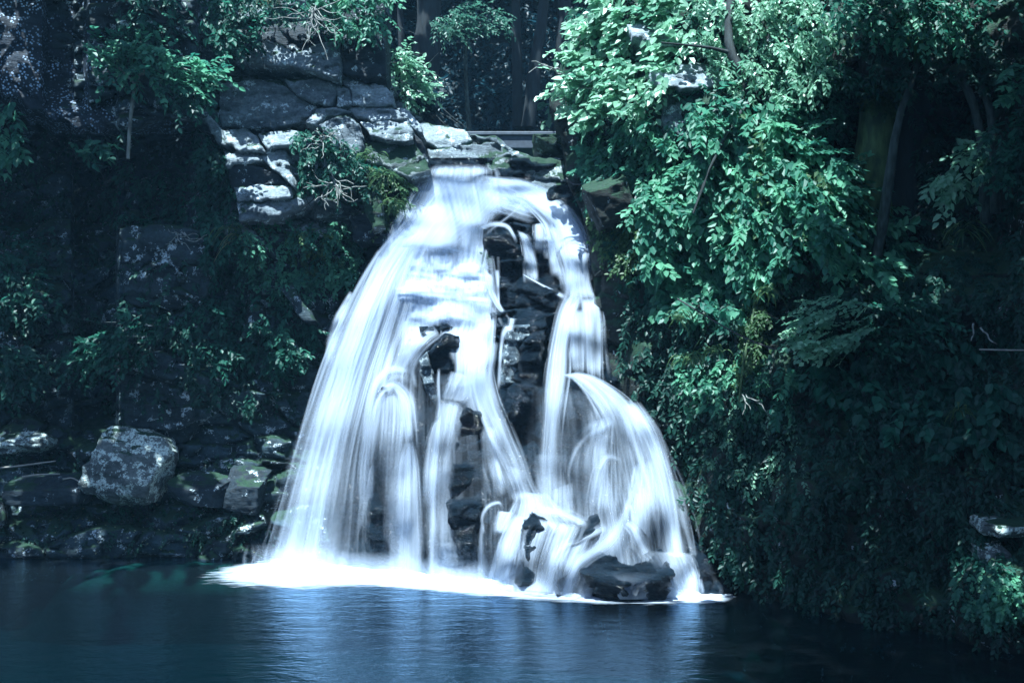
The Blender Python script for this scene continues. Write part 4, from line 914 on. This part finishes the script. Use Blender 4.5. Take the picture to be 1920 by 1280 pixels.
def shrub(label, poly, mat, n, Lpx, lpx, ang=-40, Y=None, seed=1, stem=True, cat='shrub', name='shrub', part='foliage', tw=None, smat='bark', **kw):
    a = np.array(poly, float); c = a.mean(0); Yb = float(surf(c[0], c[1])) if Y is None else Y
    e = empty(name, P(c[0], a[:, 1].max(), Yb), label, cat)
    leaves(part, e, poly, M[mat], n, Lpx, lpx, ang, Y=Y, seed=seed, **kw)
    if stem: twigs(e, poly, tw or max(3, min(9, n // 16)), Lpx * 2.2, ang, M[smat], seed + 900, Y=Y)
    return e
litter_fn()
# --- sunlit right-hand mass
def trees(e, mat, names, paths):
    for nm, p_ in zip(names, paths): tube([p_], 9, nm, mat, e, .22)
T = empty('broadleaf_tree', P(1440, 190, 30.5), 'sunlit broadleaf tree arching down over the right cliff with layered teal leaves', 'tree')
trees(T, M['bark'], ['trunk', 'branch', 'branch', 'branch', 'branch'], [pxpath([(1372, -20), (1366, 60), (1372, 100), (1392, 132), (1425, 160), (1445, 190), (1470, 240)], [31, 30.6, 30.4, 30.2, 30, 29.9, 29.8], [8, 8, 9, 10, 11, 12, 12]),
      pxpath([(1440, 185), (1500, 260), (1560, 330), (1620, 400), (1660, 450)], [29.9, 29.2, 28.6, 28, 27.6], [6, 5, 4, 3, 2]),
      pxpath([(1425, 165), (1370, 240), (1330, 320), (1300, 400)], [30, 29.6, 29.2, 29], [5, 4, 3, 2]),
      pxpath([(1372, 100), (1330, 90), (1290, 85), (1240, 80)], [30.4, 30.4, 30.4, 30.5], [4, 3, 2, 1.5]),
      pxpath([(1470, 230), (1440, 330), (1420, 420), (1410, 480)], [29.8, 29.2, 28.9, 28.7], [5, 4, 3, 2])])
leaves('crown', T, [(1290, 180), (1360, 170), (1470, 200), (1560, 290), (1630, 370), (1700, 455), (1650, 520), (1560, 500), (1480, 440), (1400, 430), (1330, 380), (1270, 300)], M['leaf_sun'], 760, 62, 21, -38, k=12, off=(.3, 2.0), seed=11, lw=.3, clump=.7)
leaves('crown', T, [(1200, 330), (1300, 330), (1400, 400), (1480, 470), (1420, 520), (1330, 500), (1250, 500), (1190, 470)], M['leaf_sun'], 400, 50, 20, -50, k=11, off=(.3, 1.4), seed=12, lw=.34, clump=.7)
leaves('crown', T, [(1300, 200), (1400, 200), (1500, 280), (1600, 380), (1640, 450), (1500, 440), (1400, 380)], M['leaf_moss'], 120, 50, 17, -50, k=10, off=(.2, 1.6), seed=13, lw=.3, clump=.9)
leaves('crown', T, [(1290, 180), (1400, 180), (1560, 300), (1600, 420), (1400, 420), (1290, 330)], M['leaf_dark'], 330, 50, 18, -45, k=10, off=(.0, .9), seed=14, lw=.32, clump=.7)
shrub('pale sunlit bush spilling over the rock edge at the gorge mouth', [(1110, -30), (1270, -30), (1310, 60), (1270, 140), (1200, 215), (1120, 240), (1050, 215), (1030, 165), (1065, 90)], 'leaf_pale', 330, 46, 20, -150, seed=21, off=(.2, 1.2), clump=.7, lw=.36)
shrub('glossy-leaved bush hanging beside the dark-fronted boulder', [(1110, 230), (1200, 200), (1290, 240), (1320, 330), (1240, 400), (1150, 400), (1090, 330)], 'leaf_sun', 260, 40, 17, -100, seed=22, off=(.1, .9), clump=.7)
shrub('fine-leaved bright bush along the top right of the cliff', [(1290, -30), (1520, -30), (1570, 40), (1560, 130), (1480, 190), (1400, 170), (1330, 150), (1290, 80)], 'leaf_pale', 420, 34, 13, -60, seed=23, off=(.2, 1.6), clump=.7)
shrub('mid-green bush with small leaves behind the arching tree', [(1440, 120), (1560, 100), (1640, 160), (1600, 230), (1520, 260), (1450, 210)], 'leaf_dark', 200, 36, 14, -50, seed=24, off=(.2, 1.0))
shrub('round-leaved climber low beside the falls under the arching tree', [(1190, 470), (1300, 480), (1400, 500), (1420, 570), (1330, 590), (1240, 570)], 'leaf_sun', 170, 34, 20, -70, seed=25, off=(.1, .8), lw=.42)
shrub('twiggy light-green creeper on the mossy rock by the falls', [(1100, 390), (1180, 380), (1230, 450), (1180, 520), (1120, 470)], 'leaf_moss', 150, 26, 11, -90, seed=26, off=(.05, .5))
V1 = empty('hanging_vine', P(1410, 430, 28.5), 'yellow-green mossy vine column hanging straight down the right cliff', 'vine')
tube([pxpath([(1440, 400), (1425, 500), (1410, 600), (1395, 680), (1385, 760)], [28.6, 28.4, 28.2, 28, 28], [4, 4, 3, 3, 2])], 6, 'stem', M['barkmoss'], V1)
leaves('foliage', V1, [(1405, 400), (1450, 400), (1445, 520), (1430, 620), (1410, 700), (1375, 720), (1385, 600), (1400, 500)], M['leaf_moss'], 230, 26, 10, -90, k=8, off=(.3, .7), seed=27, spr=20)
shrub('glinting small-leaved shrub jutting from the shaded right cliff', [(1480, 590), (1530, 555), (1610, 555), (1650, 590), (1620, 650), (1530, 665), (1490, 640)], 'leaf_pale', 110, 44, 13, -165, seed=28, off=(.6, 1.6), tilt=.2, spr=15, lw=.4)
shrub('dim green shrub behind the glinting shrub on the right cliff', [(1600, 560), (1740, 550), (1780, 600), (1720, 660), (1610, 660)], 'leaf_dark', 90, 46, 16, -20, seed=29, off=(.3, 1.0), tilt=.3)
shrub('leafy creeper halfway down the right cliff below the cable', [(1260, 640), (1400, 650), (1500, 690), (1480, 770), (1380, 790), (1290, 760)], 'leaf_sun', 150, 32, 16, -80, seed=30, off=(.05, .6), clump=.8)
shrub('speckled creeper with tiny lit leaves low on the right cliff', [(1290, 760), (1400, 740), (1510, 780), (1520, 900), (1400, 930), (1310, 860)], 'leaf_pale', 120, 24, 9, -80, seed=31, off=(.05, .5), clump=.85)
shrub('large-leaved dark climber in the shade below the glinting shrub', [(1520, 660), (1640, 640), (1780, 690), (1790, 780), (1680, 800), (1560, 780)], 'leaf_dark', 110, 46, 24, -70, seed=32, off=(.05, .6), lw=.36)
shrub('pale-leaved sprig dangling in the dark beside the tree trunks', [(1750, 335), (1800, 300), (1850, 240), (1870, 260), (1810, 350), (1760, 390)], 'leaf_pale', 34, 44, 20, -140, seed=33, off=(.8, 1.6), Y=26.0, tw=5)
shrub('dark green bush at the right edge level with the dangling sprig', [(1850, 230), (1960, 190), (1960, 330), (1890, 340), (1845, 290)], 'leaf_dark', 90, 40, 16, -120, seed=34, Y=24.5, off=(0, 1.0))
shrub('lit leaf cluster poking in at the right edge above the dark bush', [(1880, 130), (1960, 120), (1960, 180), (1890, 190)], 'leaf_sun', 22, 36, 18, -170, seed=35, Y=24.0, off=(0, .6), tw=3)
shrub('hazel-like sprig with pointed leaves beside the pale rope', [(1765, 630), (1840, 620), (1850, 680), (1815, 720), (1770, 690)], 'leaf_dark', 20, 40, 26, -60, seed=36, Y=24.0, off=(0, .6), tw=4)
shrub('broad dark leaves hanging below the pale rope', [(1730, 700), (1880, 700), (1900, 800), (1800, 840), (1720, 790)], 'leaf_dark', 70, 44, 24, -80, seed=37, off=(.1, .8), lw=.38)
MT = empty('mossy_tree', P(1645, 250, 27.5), 'moss-covered sunlit trunk rising left of the forked canopy tree', 'tree')
tube([pxpath([(1668, -20), (1664, 60), (1656, 130), (1646, 200), (1640, 300), (1632, 420)], 27.6, [26, 28, 32, 34, 38, 42])], 12, 'trunk', M['barkmoss'], MT, .3)
leaves('foliage', MT, [(1640, -10), (1692, -10), (1690, 100), (1684, 200), (1624, 200), (1630, 100)], M['leaf_moss'], 420, 22, 9, -90, Y=27.2, off=(-.1, .35), seed=43)
CR = empty('canopy_tree', P(1740, 440, 26), 'dark-trunked tree in the top right with forked mossy limbs', 'tree')
tube([pxpath([(1735, -20), (1730, 100), (1715, 190), (1700, 300), (1690, 400), (1680, 480)], 28.4, [24, 28, 34, 38, 44, 50])], 12, 'trunk', M['barkdeep'], CR, .3)
trees(CR, M['barkmid'], ['limb'] * 4, [pxpath([(1740, 70), (1722, 110), (1712, 150), (1690, 205), (1678, 260), (1668, 330), (1655, 420), (1640, 500)], [26, 25.9, 25.8, 25.8, 25.8, 25.9, 26.2, 26.6], [4, 5, 5, 6, 7, 8, 9, 9]),
      pxpath([(1740, 60), (1770, 110), (1800, 145), (1820, 180), (1836, 235), (1848, 320), (1850, 420)], [26, 25.7, 25.5, 25.4, 25.4, 25.4, 25.4], [5, 6, 7, 7, 8, 9, 10]),
      pxpath([(1850, -20), (1846, 60), (1838, 110), (1842, 160), (1856, 210), (1866, 300), (1866, 400)], [25.6, 25.4, 25.3, 25.2, 25.2, 25.2, 25.2], [5, 6, 6, 7, 8, 9, 10]),
      pxpath([(1765, 30), (1775, 80), (1780, 130)], [25.6, 25.6, 25.6], [3, 4, 5])])
leaves('crown', CR, [(1540, -60), (1960, -60), (1960, 30), (1880, 50), (1800, 80), (1700, 60), (1620, 60), (1550, 30)], M['leaf_dark'], 320, 50, 16, -60, k=10, off=(0, 2.5), Y=26.8, seed=41)
leaves('crown', CR, [(1560, -40), (1800, -40), (1820, 40), (1700, 70), (1600, 50)], M['leaf_sun'], 90, 50, 15, -60, k=10, off=(.5, 2.5), Y=26.8, seed=42)
for i, (b, Y, n, Lp, wp, mt, lab) in enumerate([
    ((1720, 75), 25.4, 60, 70, 3.0, 'grass', 'strap-leaved epiphyte fern perched at the fork of the canopy tree'),
    ((1278, 590), 28.9, 40, 46, 2.4, 'grass', 'arching grass tuft just right of the falls at mid height'),
    ((1295, 672), 28.6, 46, 60, 2.2, 'grass', 'drooping grass tuft below the arching tuft, hanging like hair'),
    ((1335, 655), 28.2, 34, 44, 2.2, 'grass', 'small grass tuft beside the foot of the mossy vine'),
    ((1440, 545), 27.4, 36, 56, 2.0, 'grass', 'soft grass tuft clinging right of the mossy vine'),
    ((1810, 430), 24.2, 40, 70, 2.0, 'grass', 'dim hanging grass in the dark hollow on the right'),
    ((1800, 770), 22.8, 34, 56, 2.2, 'grass', 'dim spiky tuft low on the far right bank wall'),
    ((1830, 1170), 21.6, 70, 54, 2.0, 'grass', 'bright grass tuft at the waterline in the bottom right corner'),
    ((1900, 1180), 21.1, 80, 60, 2.0, 'grass', 'lush grass clump at the right edge just above the water'),
    ((448, 440), 36.2, 46, 70, 2.0, 'straw', 'pale dry grass hanging in a tassel on the left cliff'),
    ((435, 430), 36.0, 30, 60, 2.2, 'grass', 'green grass tuft behind the dry tassel on the left cliff'),
    ((470, -4), 36.6, 60, 46, 1.8, 'grass', 'fringe of thin grass hanging from the top edge of the left cliff'),
    ((500, 4), 36.6, 40, 40, 1.8, 'straw', 'dry brown grass fringe at the top beside the hanging roots'),
    ((722, 330), 35.9, 60, 60, 2.2, 'grass', 'fern bank beside the leaning mossy pillar, nearest the water'),
    ((740, 380), 35.9, 50, 50, 2.2, 'grass', 'small fern below the fern bank at the edge of the falls'),
    ((690, 290), 36.0, 40, 46, 2.2, 'grass', 'dark fern behind the top of the mossy pillar')]):
    e = empty('grass_tuft', P(*b, Y), lab, 'grass tuft'); blades('blade', e, b, Y, n, Lp, wp, M[mt], 500 + i)
    e.children[0].name = 'foliage'
# --- bottom right bank
shrub('bright small-leaved ground shrub on the bank at the bottom right', [(1790, 1075), (1870, 1055), (1960, 1090), (1960, 1150), (1860, 1160), (1800, 1130)], 'leaf_sun', 170, 26, 11, -90, seed=45, off=(.2, .9), lw=.4)
shrub('dark leafy shrub between the mossy boulder and the bright ground shrub', [(1780, 990), (1840, 1000), (1900, 1050), (1850, 1080), (1780, 1060)], 'leaf_dark', 80, 28, 12, -80, seed=46, off=(.1, .6))
# --- left side plants
MP = empty('maple_tree', P(238, 290, 35.2), 'slender maple-like tree with one flat spreading crown on the left cliff', 'tree')
trees(MP, M['barkpale'], ['trunk', 'branch', 'branch'], [pxpath([(240, 298), (243, 240), (250, 180), (262, 140), (285, 120)], 35.2, [3.5, 3.5, 3.2, 3, 2]), pxpath([(255, 160), (225, 130), (190, 110)], 35.1, [2.5, 2, 1]), pxpath([(262, 140), (320, 125), (380, 140)], 35.0, [2.5, 2, 1])])
leaves('crown', MP, [(140, 85), (200, 72), (280, 78), (340, 105), (405, 130), (410, 148), (350, 158), (280, 160), (220, 145), (160, 115)], M['leaf_sun'], 150, 52, 15, -15, k=10, off=(-.6, .8), Y=35.0, seed=51, spr=40, tilt=.25)
leaves('crown', MP, [(290, 140), (370, 150), (390, 190), (330, 200)], M['leaf_dark'], 40, 40, 14, -40, Y=35.0, off=(0, .6), seed=52)
ST = empty('slender_tree', P(322, 100, 36), 'thin pale-stemmed sapling at the top left above the maple', 'tree')
tube([pxpath([(325, 110), (322, 60), (324, 0), (320, -40)], 35.6, [4, 3.6, 3.4, 3])], 7, 'trunk', M['barkpale'], ST)
leaves('crown', ST, [(210, -40), (330, -40), (340, 30), (270, 70), (220, 50)], M['leaf_dark'], 110, 44, 14, -60, Y=35.6, off=(-.4, .8), seed=53)
shrub('overhanging bush with drooping twigs at the top left of the gap', [(560, -40), (725, -40), (728, 30), (690, 62), (620, 50), (570, 20)], 'leaf_sun', 150, 40, 13, -70, Y=36.9, seed=54, off=(0, .7))
shrub('light green fern-like clump at the head of the left ledge', [(375, 30), (430, 20), (480, 50), (450, 85), (390, 75)], 'leaf_dark', 60, 36, 15, -60, seed=55, Y=36.4, off=(0, .6))
shrub('dense dark foliage hanging over the top left ledge', [(370, -40), (560, -40), (560, 15), (470, 40), (380, 40)], 'leaf_dark', 130, 36, 12, -80, seed=56, Y=36.8, off=(0, 1.0))
shrub('sunlit feathery bush beside the dark pillar at the gorge edge', [(712, 85), (750, 80), (790, 130), (806, 160), (775, 200), (735, 170)], 'leaf_pale', 90, 36, 12, -20, Y=40.5, seed=57, off=(0, 1.0))
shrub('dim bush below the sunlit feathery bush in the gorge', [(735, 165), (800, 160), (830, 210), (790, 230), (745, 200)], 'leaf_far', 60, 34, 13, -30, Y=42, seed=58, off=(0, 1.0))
shrub('dark ivy trailing down the left cliff beside the pale slabs', [(365, 235), (420, 260), (440, 360), (450, 470), (400, 520), (370, 400)], 'leaf_dark', 170, 28, 13, -90, seed=59, off=(.1, .7))
shrub('dark shrub around the bleached root tangle on the ledge', [(545, 245), (600, 235), (680, 270), (700, 340), (640, 370), (560, 340)], 'leaf_dark', 130, 28, 12, -70, Y=36.3, seed=60, off=(0, .6))
shrub('bright mossy fern growth covering the bank left of the lip', [(680, 300), (740, 305), (775, 340), (750, 420), (715, 440), (690, 380)], 'leaf_moss', 130, 22, 10, -80, Y=36.9, seed=61, off=(0, .5))
shrub('mossy creeper covering the bank left of the upper falls', [(440, 410), (560, 400), (690, 420), (700, 480), (640, 540), (540, 560), (450, 520)], 'leaf_sun', 340, 26, 10, -80, seed=62, off=(.05, .5), clump=.8)  # brighter leaf colour stands in for sunlight on this bank
shrub('yellow-green moss cushion with small leaves on that left bank', [(540, 430), (620, 430), (640, 490), (580, 510), (540, 480)], 'leaf_moss', 60, 20, 9, -80, seed=63, off=(.1, .5))
shrub('dark round-leaved creeper left of the falls at mid height', [(430, 540), (560, 560), (600, 620), (540, 700), (450, 660)], 'leaf_dark', 130, 30, 14, -80, seed=64, off=(.05, .6), clump=.8)
shrub('spreading dim shrub growing out of the dark left cleft', [(130, 660), (200, 610), (300, 560), (330, 580), (300, 640), (220, 690), (140, 690)], 'leaf_dark', 110, 44, 14, -160, seed=65, off=(.5, 1.5), Y=37, tilt=.3)
shrub('dim shrub in the middle of the left cliff above the bank', [(320, 560), (430, 540), (450, 640), (400, 700), (340, 660)], 'leaf_dark', 100, 36, 13, -70, seed=66, off=(.1, .9))
shrub('dark leafy clump at the left edge at mid height', [(-40, 420), (60, 430), (100, 500), (60, 600), (-40, 600)], 'leaf_dark', 130, 36, 14, -60, seed=67, off=(.2, 1.2))
shrub('low dark clump at the left edge below the mid-height clump', [(-40, 640), (80, 645), (80, 700), (30, 740), (-40, 730)], 'leaf_dark', 70, 34, 14, -50, seed=68, off=(.2, 1.2))
shrub('small sprig with lit leaves at the left edge under the overhang', [(-20, 180), (30, 185), (40, 260), (10, 310), (-20, 300)], 'leaf_sun', 26, 36, 18, -60, Y=35.0, seed=69, off=(0, .5), tw=3)
shrub('bright few-leaved seedling under the speckled overhang', [(120, 250), (200, 265), (205, 300), (150, 300)], 'leaf_sun', 14, 26, 16, -40, Y=36.0, seed=70, off=(0, .5), tw=3)
shrub('dim creeper sprinkled across the shaded wall below the maple', [(190, 300), (360, 300), (380, 420), (300, 470), (200, 420)], 'leaf_dark', 120, 30, 13, -70, seed=71, off=(.1, .8), clump=.8)
shrub('tiny green plants on the bank below the lichen boulder', [(190, 945), (280, 945), (280, 962), (195, 965)], 'leaf_dark', 24, 18, 8, -60, seed=72, off=(.05, .3), tw=3)
# --- ground cover nobody could count
def cover(name, label, poly, mat, n, Lpx, lpx, seed, **kw):
    o = leaves(name, None, poly, M[mat], n, Lpx, lpx, -85, seed=seed, **kw); tag(o, label, 'undergrowth', kind='stuff'); return o
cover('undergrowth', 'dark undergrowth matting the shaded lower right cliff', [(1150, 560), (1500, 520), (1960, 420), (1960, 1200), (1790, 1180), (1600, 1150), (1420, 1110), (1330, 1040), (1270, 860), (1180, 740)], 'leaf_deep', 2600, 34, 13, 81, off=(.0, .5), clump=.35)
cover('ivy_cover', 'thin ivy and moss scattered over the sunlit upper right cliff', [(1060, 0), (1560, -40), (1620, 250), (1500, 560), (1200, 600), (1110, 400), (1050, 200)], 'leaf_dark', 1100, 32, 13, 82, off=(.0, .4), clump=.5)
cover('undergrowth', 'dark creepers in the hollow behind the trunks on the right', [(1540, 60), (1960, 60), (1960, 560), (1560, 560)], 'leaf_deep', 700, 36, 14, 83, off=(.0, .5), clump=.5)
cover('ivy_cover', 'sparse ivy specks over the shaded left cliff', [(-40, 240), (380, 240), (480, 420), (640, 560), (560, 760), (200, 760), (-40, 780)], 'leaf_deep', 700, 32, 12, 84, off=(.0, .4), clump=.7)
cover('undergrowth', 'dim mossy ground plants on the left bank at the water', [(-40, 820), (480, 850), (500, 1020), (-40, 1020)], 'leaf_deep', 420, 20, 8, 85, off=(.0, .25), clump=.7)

# --- gorge beyond the lip
def far_leaves():
    r = np.random.default_rng(91); n = 2600
    i = r.integers(0, gpx.shape[0], n); j = r.integers(0, gpx.shape[1], n)
    Yd = gY[i, j] - r.uniform(0, 2.0, n); Sp = P(gpx[i, j], gpy[i, j], Yd)
    a = np.radians(r.normal(-70, 50, n)); Dr = np.stack([np.cos(a), -.4 + 0 * a, np.sin(a)], -1); Nr = np.stack([r.normal(0, .3, n), -.5 + r.normal(0, .3, n), 1 + 0 * a], -1)
    v, f, ti = sprays(Sp, Dr, Nr, np.full(n, 1.6), 9, np.full(n, .5), .32, r)
    o = mesh_obj('undergrowth', v, f, M['leaf_far'], smooth=False, attrs={'tint': ti}); tag(o, 'dim forest undergrowth tinted haze-blue on the far gorge side', 'undergrowth', kind='stuff')
far_leaves()
def canopy(name, label, lo, hi, n, seed, size=1.0):  # leaf layers added out of view to block sun and sky
    r = np.random.default_rng(seed)
    Sp = r.uniform(lo, hi, (n, 3))
    a = r.uniform(0, 6.28, n); Dr = np.stack([np.cos(a), np.sin(a), 0 * a - .2], -1); Nr = np.stack([r.normal(0, .3, n), r.normal(0, .3, n), 1 + 0 * a], -1)
    v, f, ti = sprays(Sp, Dr, Nr, np.full(n, 3.5 * size), 9, np.full(n, 1.1 * size), .4, r)
    o = mesh_obj(name, v, f, M['leaf_dark'], smooth=False, attrs={'tint': ti}); tag(o, label, 'canopy', kind='stuff')
canopy('shade_canopy', 'unseen canopy added to shade the gorge beyond the falls', (-22, 49, 37), (26, 86, 43), 1400, 97)
canopy('shade_canopy', 'unseen canopy added to shade the left cliff', (-30, 26, 22), (-13.6, 36.0, 26), 210, 98, .7)
canopy('shade_canopy', 'unseen canopy added to shade the right bank', (2.0, 8, 19), (26, 22.3, 24), 560, 99, .8)
for i, (pp, Y, rd, lab) in enumerate([
    ([(806, -60), (803, 40), (800, 130), (798, 240)], 54, [20, 22, 26, 30], 'thick straight cedar trunk in the gorge left of the far bright tree'),
    ([(745, -60), (752, 60), (760, 180)], 52, [5, 6, 7], 'thin dark trunk in the gorge beside the feathery bush'),
    ([(1024, -60), (1016, 40), (1004, 120), (990, 240)], 55, [9, 10, 12, 14], 'leaning trunk in the gorge right of the far bright tree'),
    ([(965, -60), (968, 60), (972, 240)], 58, [8, 9, 11], 'faint trunk deep in the gorge behind the bridge'),
    ([(1060, -60), (1056, 60), (1050, 220)], 57, [12, 13, 15], 'dim trunk in the gorge close to the pale bush')]):
    e = empty('forest_tree', P(pp[-1][0], pp[-1][1], Y), lab, 'tree'); tube([pxpath(pp, Y, rd)], 10, 'trunk', M['barkdeep'], e, .2)
FT = empty('understory_tree', P(870, 90, 50), 'small bright-crowned tree leaning out over the dark gorge', 'tree')
trees(FT, M['barkmid'], ['branch', 'branch', 'trunk'], [pxpath([(872, 90), (880, 62), (866, 45), (840, 40)], 50, [3, 2.5, 2, 1]), pxpath([(880, 62), (900, 50), (925, 45)], 50, [2, 1.5, 1]), pxpath([(872, 90), (874, 160), (880, 260)], [50, 51, 52], [3, 4, 5])])
leaves('crown', FT, [(798, 38), (825, 25), (860, 8), (905, 5), (945, 25), (948, 42), (900, 56), (850, 68), (825, 58), (805, 52)], M['leaf_fartree'], 150, 30, 9, -20, k=9, Y=50.4, off=(-1, 1.2), seed=95, tilt=.3)

# ---------------------------------------------------------------- bridge, cables, roots, sticks
def box_mesh(x0, x1, y0, y1, z0, z1):
    v = np.array([(a, b, c) for a in (x0, x1) for b in (y0, y1) for c in (z0, z1)], float)
    f = np.array([(0, 1, 3, 2), (4, 6, 7, 5), (0, 4, 5, 1), (2, 3, 7, 6), (0, 2, 6, 4), (1, 5, 7, 3)]); return v, f
def boxes(name, lst, mat, parent):
    Vs, Fs = [], []
    for k, b in enumerate(lst): v, f = box_mesh(*b); Vs.append(v); Fs.append(f + 8 * k)
    o = mesh_obj(name, np.concatenate(Vs), np.concatenate(Fs), mat, parent, smooth=False)
    md = o.modifiers.new('bevel', 'BEVEL'); md.width = .03; md.segments = 2; return o
YB = 46.0; q0 = P(880, 252, YB); q1 = P(1050, 274, YB)
BR = empty('footbridge', (float(q0[0]), YB, float(q1[2])), 'low grey footbridge deck crossing the stream behind the lip', 'footbridge')
boxes('deck', [(q0[0] - .5, q1[0] + 1.5, YB, YB + 1.6, q1[2] - .1, q0[2] - .05)], M['beam'], BR)
boxes('edge_rail', [(q0[0] - .5, q1[0] + 1.5, YB - .08, YB + .12, q0[2] - .05, q0[2] + .12)], M['rail'], BR)
def cable(name, label, cat, pp, Y, rad, mat):
    pts, rr = pxpath(pp, Y, rad); pts = spl(np.concatenate([pts, rr[:, None]], 1), 40)
    c = pts[0, :3]; o = tube([(pts[:, :3], pts[:, 3])], 7, name, M[mat]); return tag(o, label, cat)
cable('cable', 'dark slack cable sagging across the right cliff foliage', 'cable', [(1270, 560), (1320, 590), (1380, 625), (1440, 650), (1500, 660), (1570, 652), (1640, 635)], [28.0, 27.6, 27.0, 26.4, 25.8, 25.2, 24.8], 1.5, 'cable')
cable('rope', 'thin pale rope stretched level at the right edge', 'rope', [(1836, 655), (1880, 656), (1960, 657)], [22.6, 22.4, 22.2], 1.6, 'ropem')
cable('chain_cable', 'black cable looped over the wet block by the lip', 'cable', [(1062, 335), (1075, 344), (1090, 345), (1106, 336)], [35.4, 35.2, 35.0, 34.6], 1.8, 'cable')
def roots(label, c, Y, n, Lpx, seed, ang=-80, rp=1.15, fan=70, name='root_tangle'):
    r = np.random.default_rng(seed); ps = []
    for i in range(n):
        a = math.radians(r.normal(ang, fan)); p = np.array(c, float) + r.normal(0, 5, 2); pp = [p.copy()]; L_ = Lpx * r.uniform(.5, 1.1)
        for k in range(5):
            a += r.normal(0, .45); p = p + L_ / 5 * np.array([math.cos(a), -math.sin(a)]); pp.append(p.copy())
        ps.append(pxpath(pp, [Y - .06 * k + r.normal(0, .03) for k in range(6)], [rp, rp * .8, rp * .4]))
    o = tube(ps, 6, name, M['root']); return tag(o, label, 'roots')
roots('bleached root tangle on the mossy bank above the left curtain of water', (626, 344), 35.6, 16, 52, 601)
roots('pale dead roots dangling from the bush at the top of the ledge', (590, 22), 35.8, 18, 84, 602, fan=45)
roots('thin bleached roots caught on the ledge beside the third step', (604, 262), 35.6, 12, 46, 603)
roots('curled pale twigs at the left of the dark wall under the dry grass', (340, 440), 36.0, 7, 46, 604)
roots('bare pale twig reaching out from the pale bush over the gorge', (1048, 134), 34.0, 4, 60, 605, ang=165, fan=14, rp=1.8)
roots('bent pale twig poking out of the dark above the rope', (1830, 612), 22.8, 2, 60, 606, ang=-75, fan=10, rp=2.0)
roots('forked pale sticks lying on the creeper low on the right cliff', (1400, 745), 27.0, 4, 60, 607, ang=-55, fan=14)
cable('dead_branch', 'bleached stick lying highest on the left bank', 'stick', [(-10, 878), (30, 874), (60, 870), (104, 864)], 35.3, [2, 2, 1.2], 'ropem')
cable('dead_branch', 'bleached stick lying just above the long low dark rock', 'stick', [(42, 894), (70, 890), (112, 888)], 35.0, [2.4, 2, 1.2], 'ropem')
cable('dead_branch', 'short pale stick right of the other bleached sticks', 'stick', [(118, 898), (135, 896), (148, 902)], 35.0, [1.6, 1.2], 'ropem')

# ---------------------------------------------------------------- air of the gorge
def haze():
    v, f = box_mesh(-88, 88, -78, 154, -5, 47)
    m = bpy.data.materials.new('gorge_air'); m.use_nodes = True; t = m.node_tree; t.nodes.remove(t.nodes['Principled BSDF'])
    pv = t.nodes.new('ShaderNodeVolumePrincipled'); pv.inputs['Color'].default_value = (.3, .66, 1, 1); pv.inputs['Density'].default_value = HAZE; pv.inputs['Anisotropy'].default_value = .1
    t.links.new(pv.outputs[0], t.nodes['Material Output'].inputs['Volume'])
    o = mesh_obj('haze', v, f, m, smooth=False); tag(o, 'thin blue haze filling the gorge', 'haze', kind='stuff')
HAZE = .00036
haze()
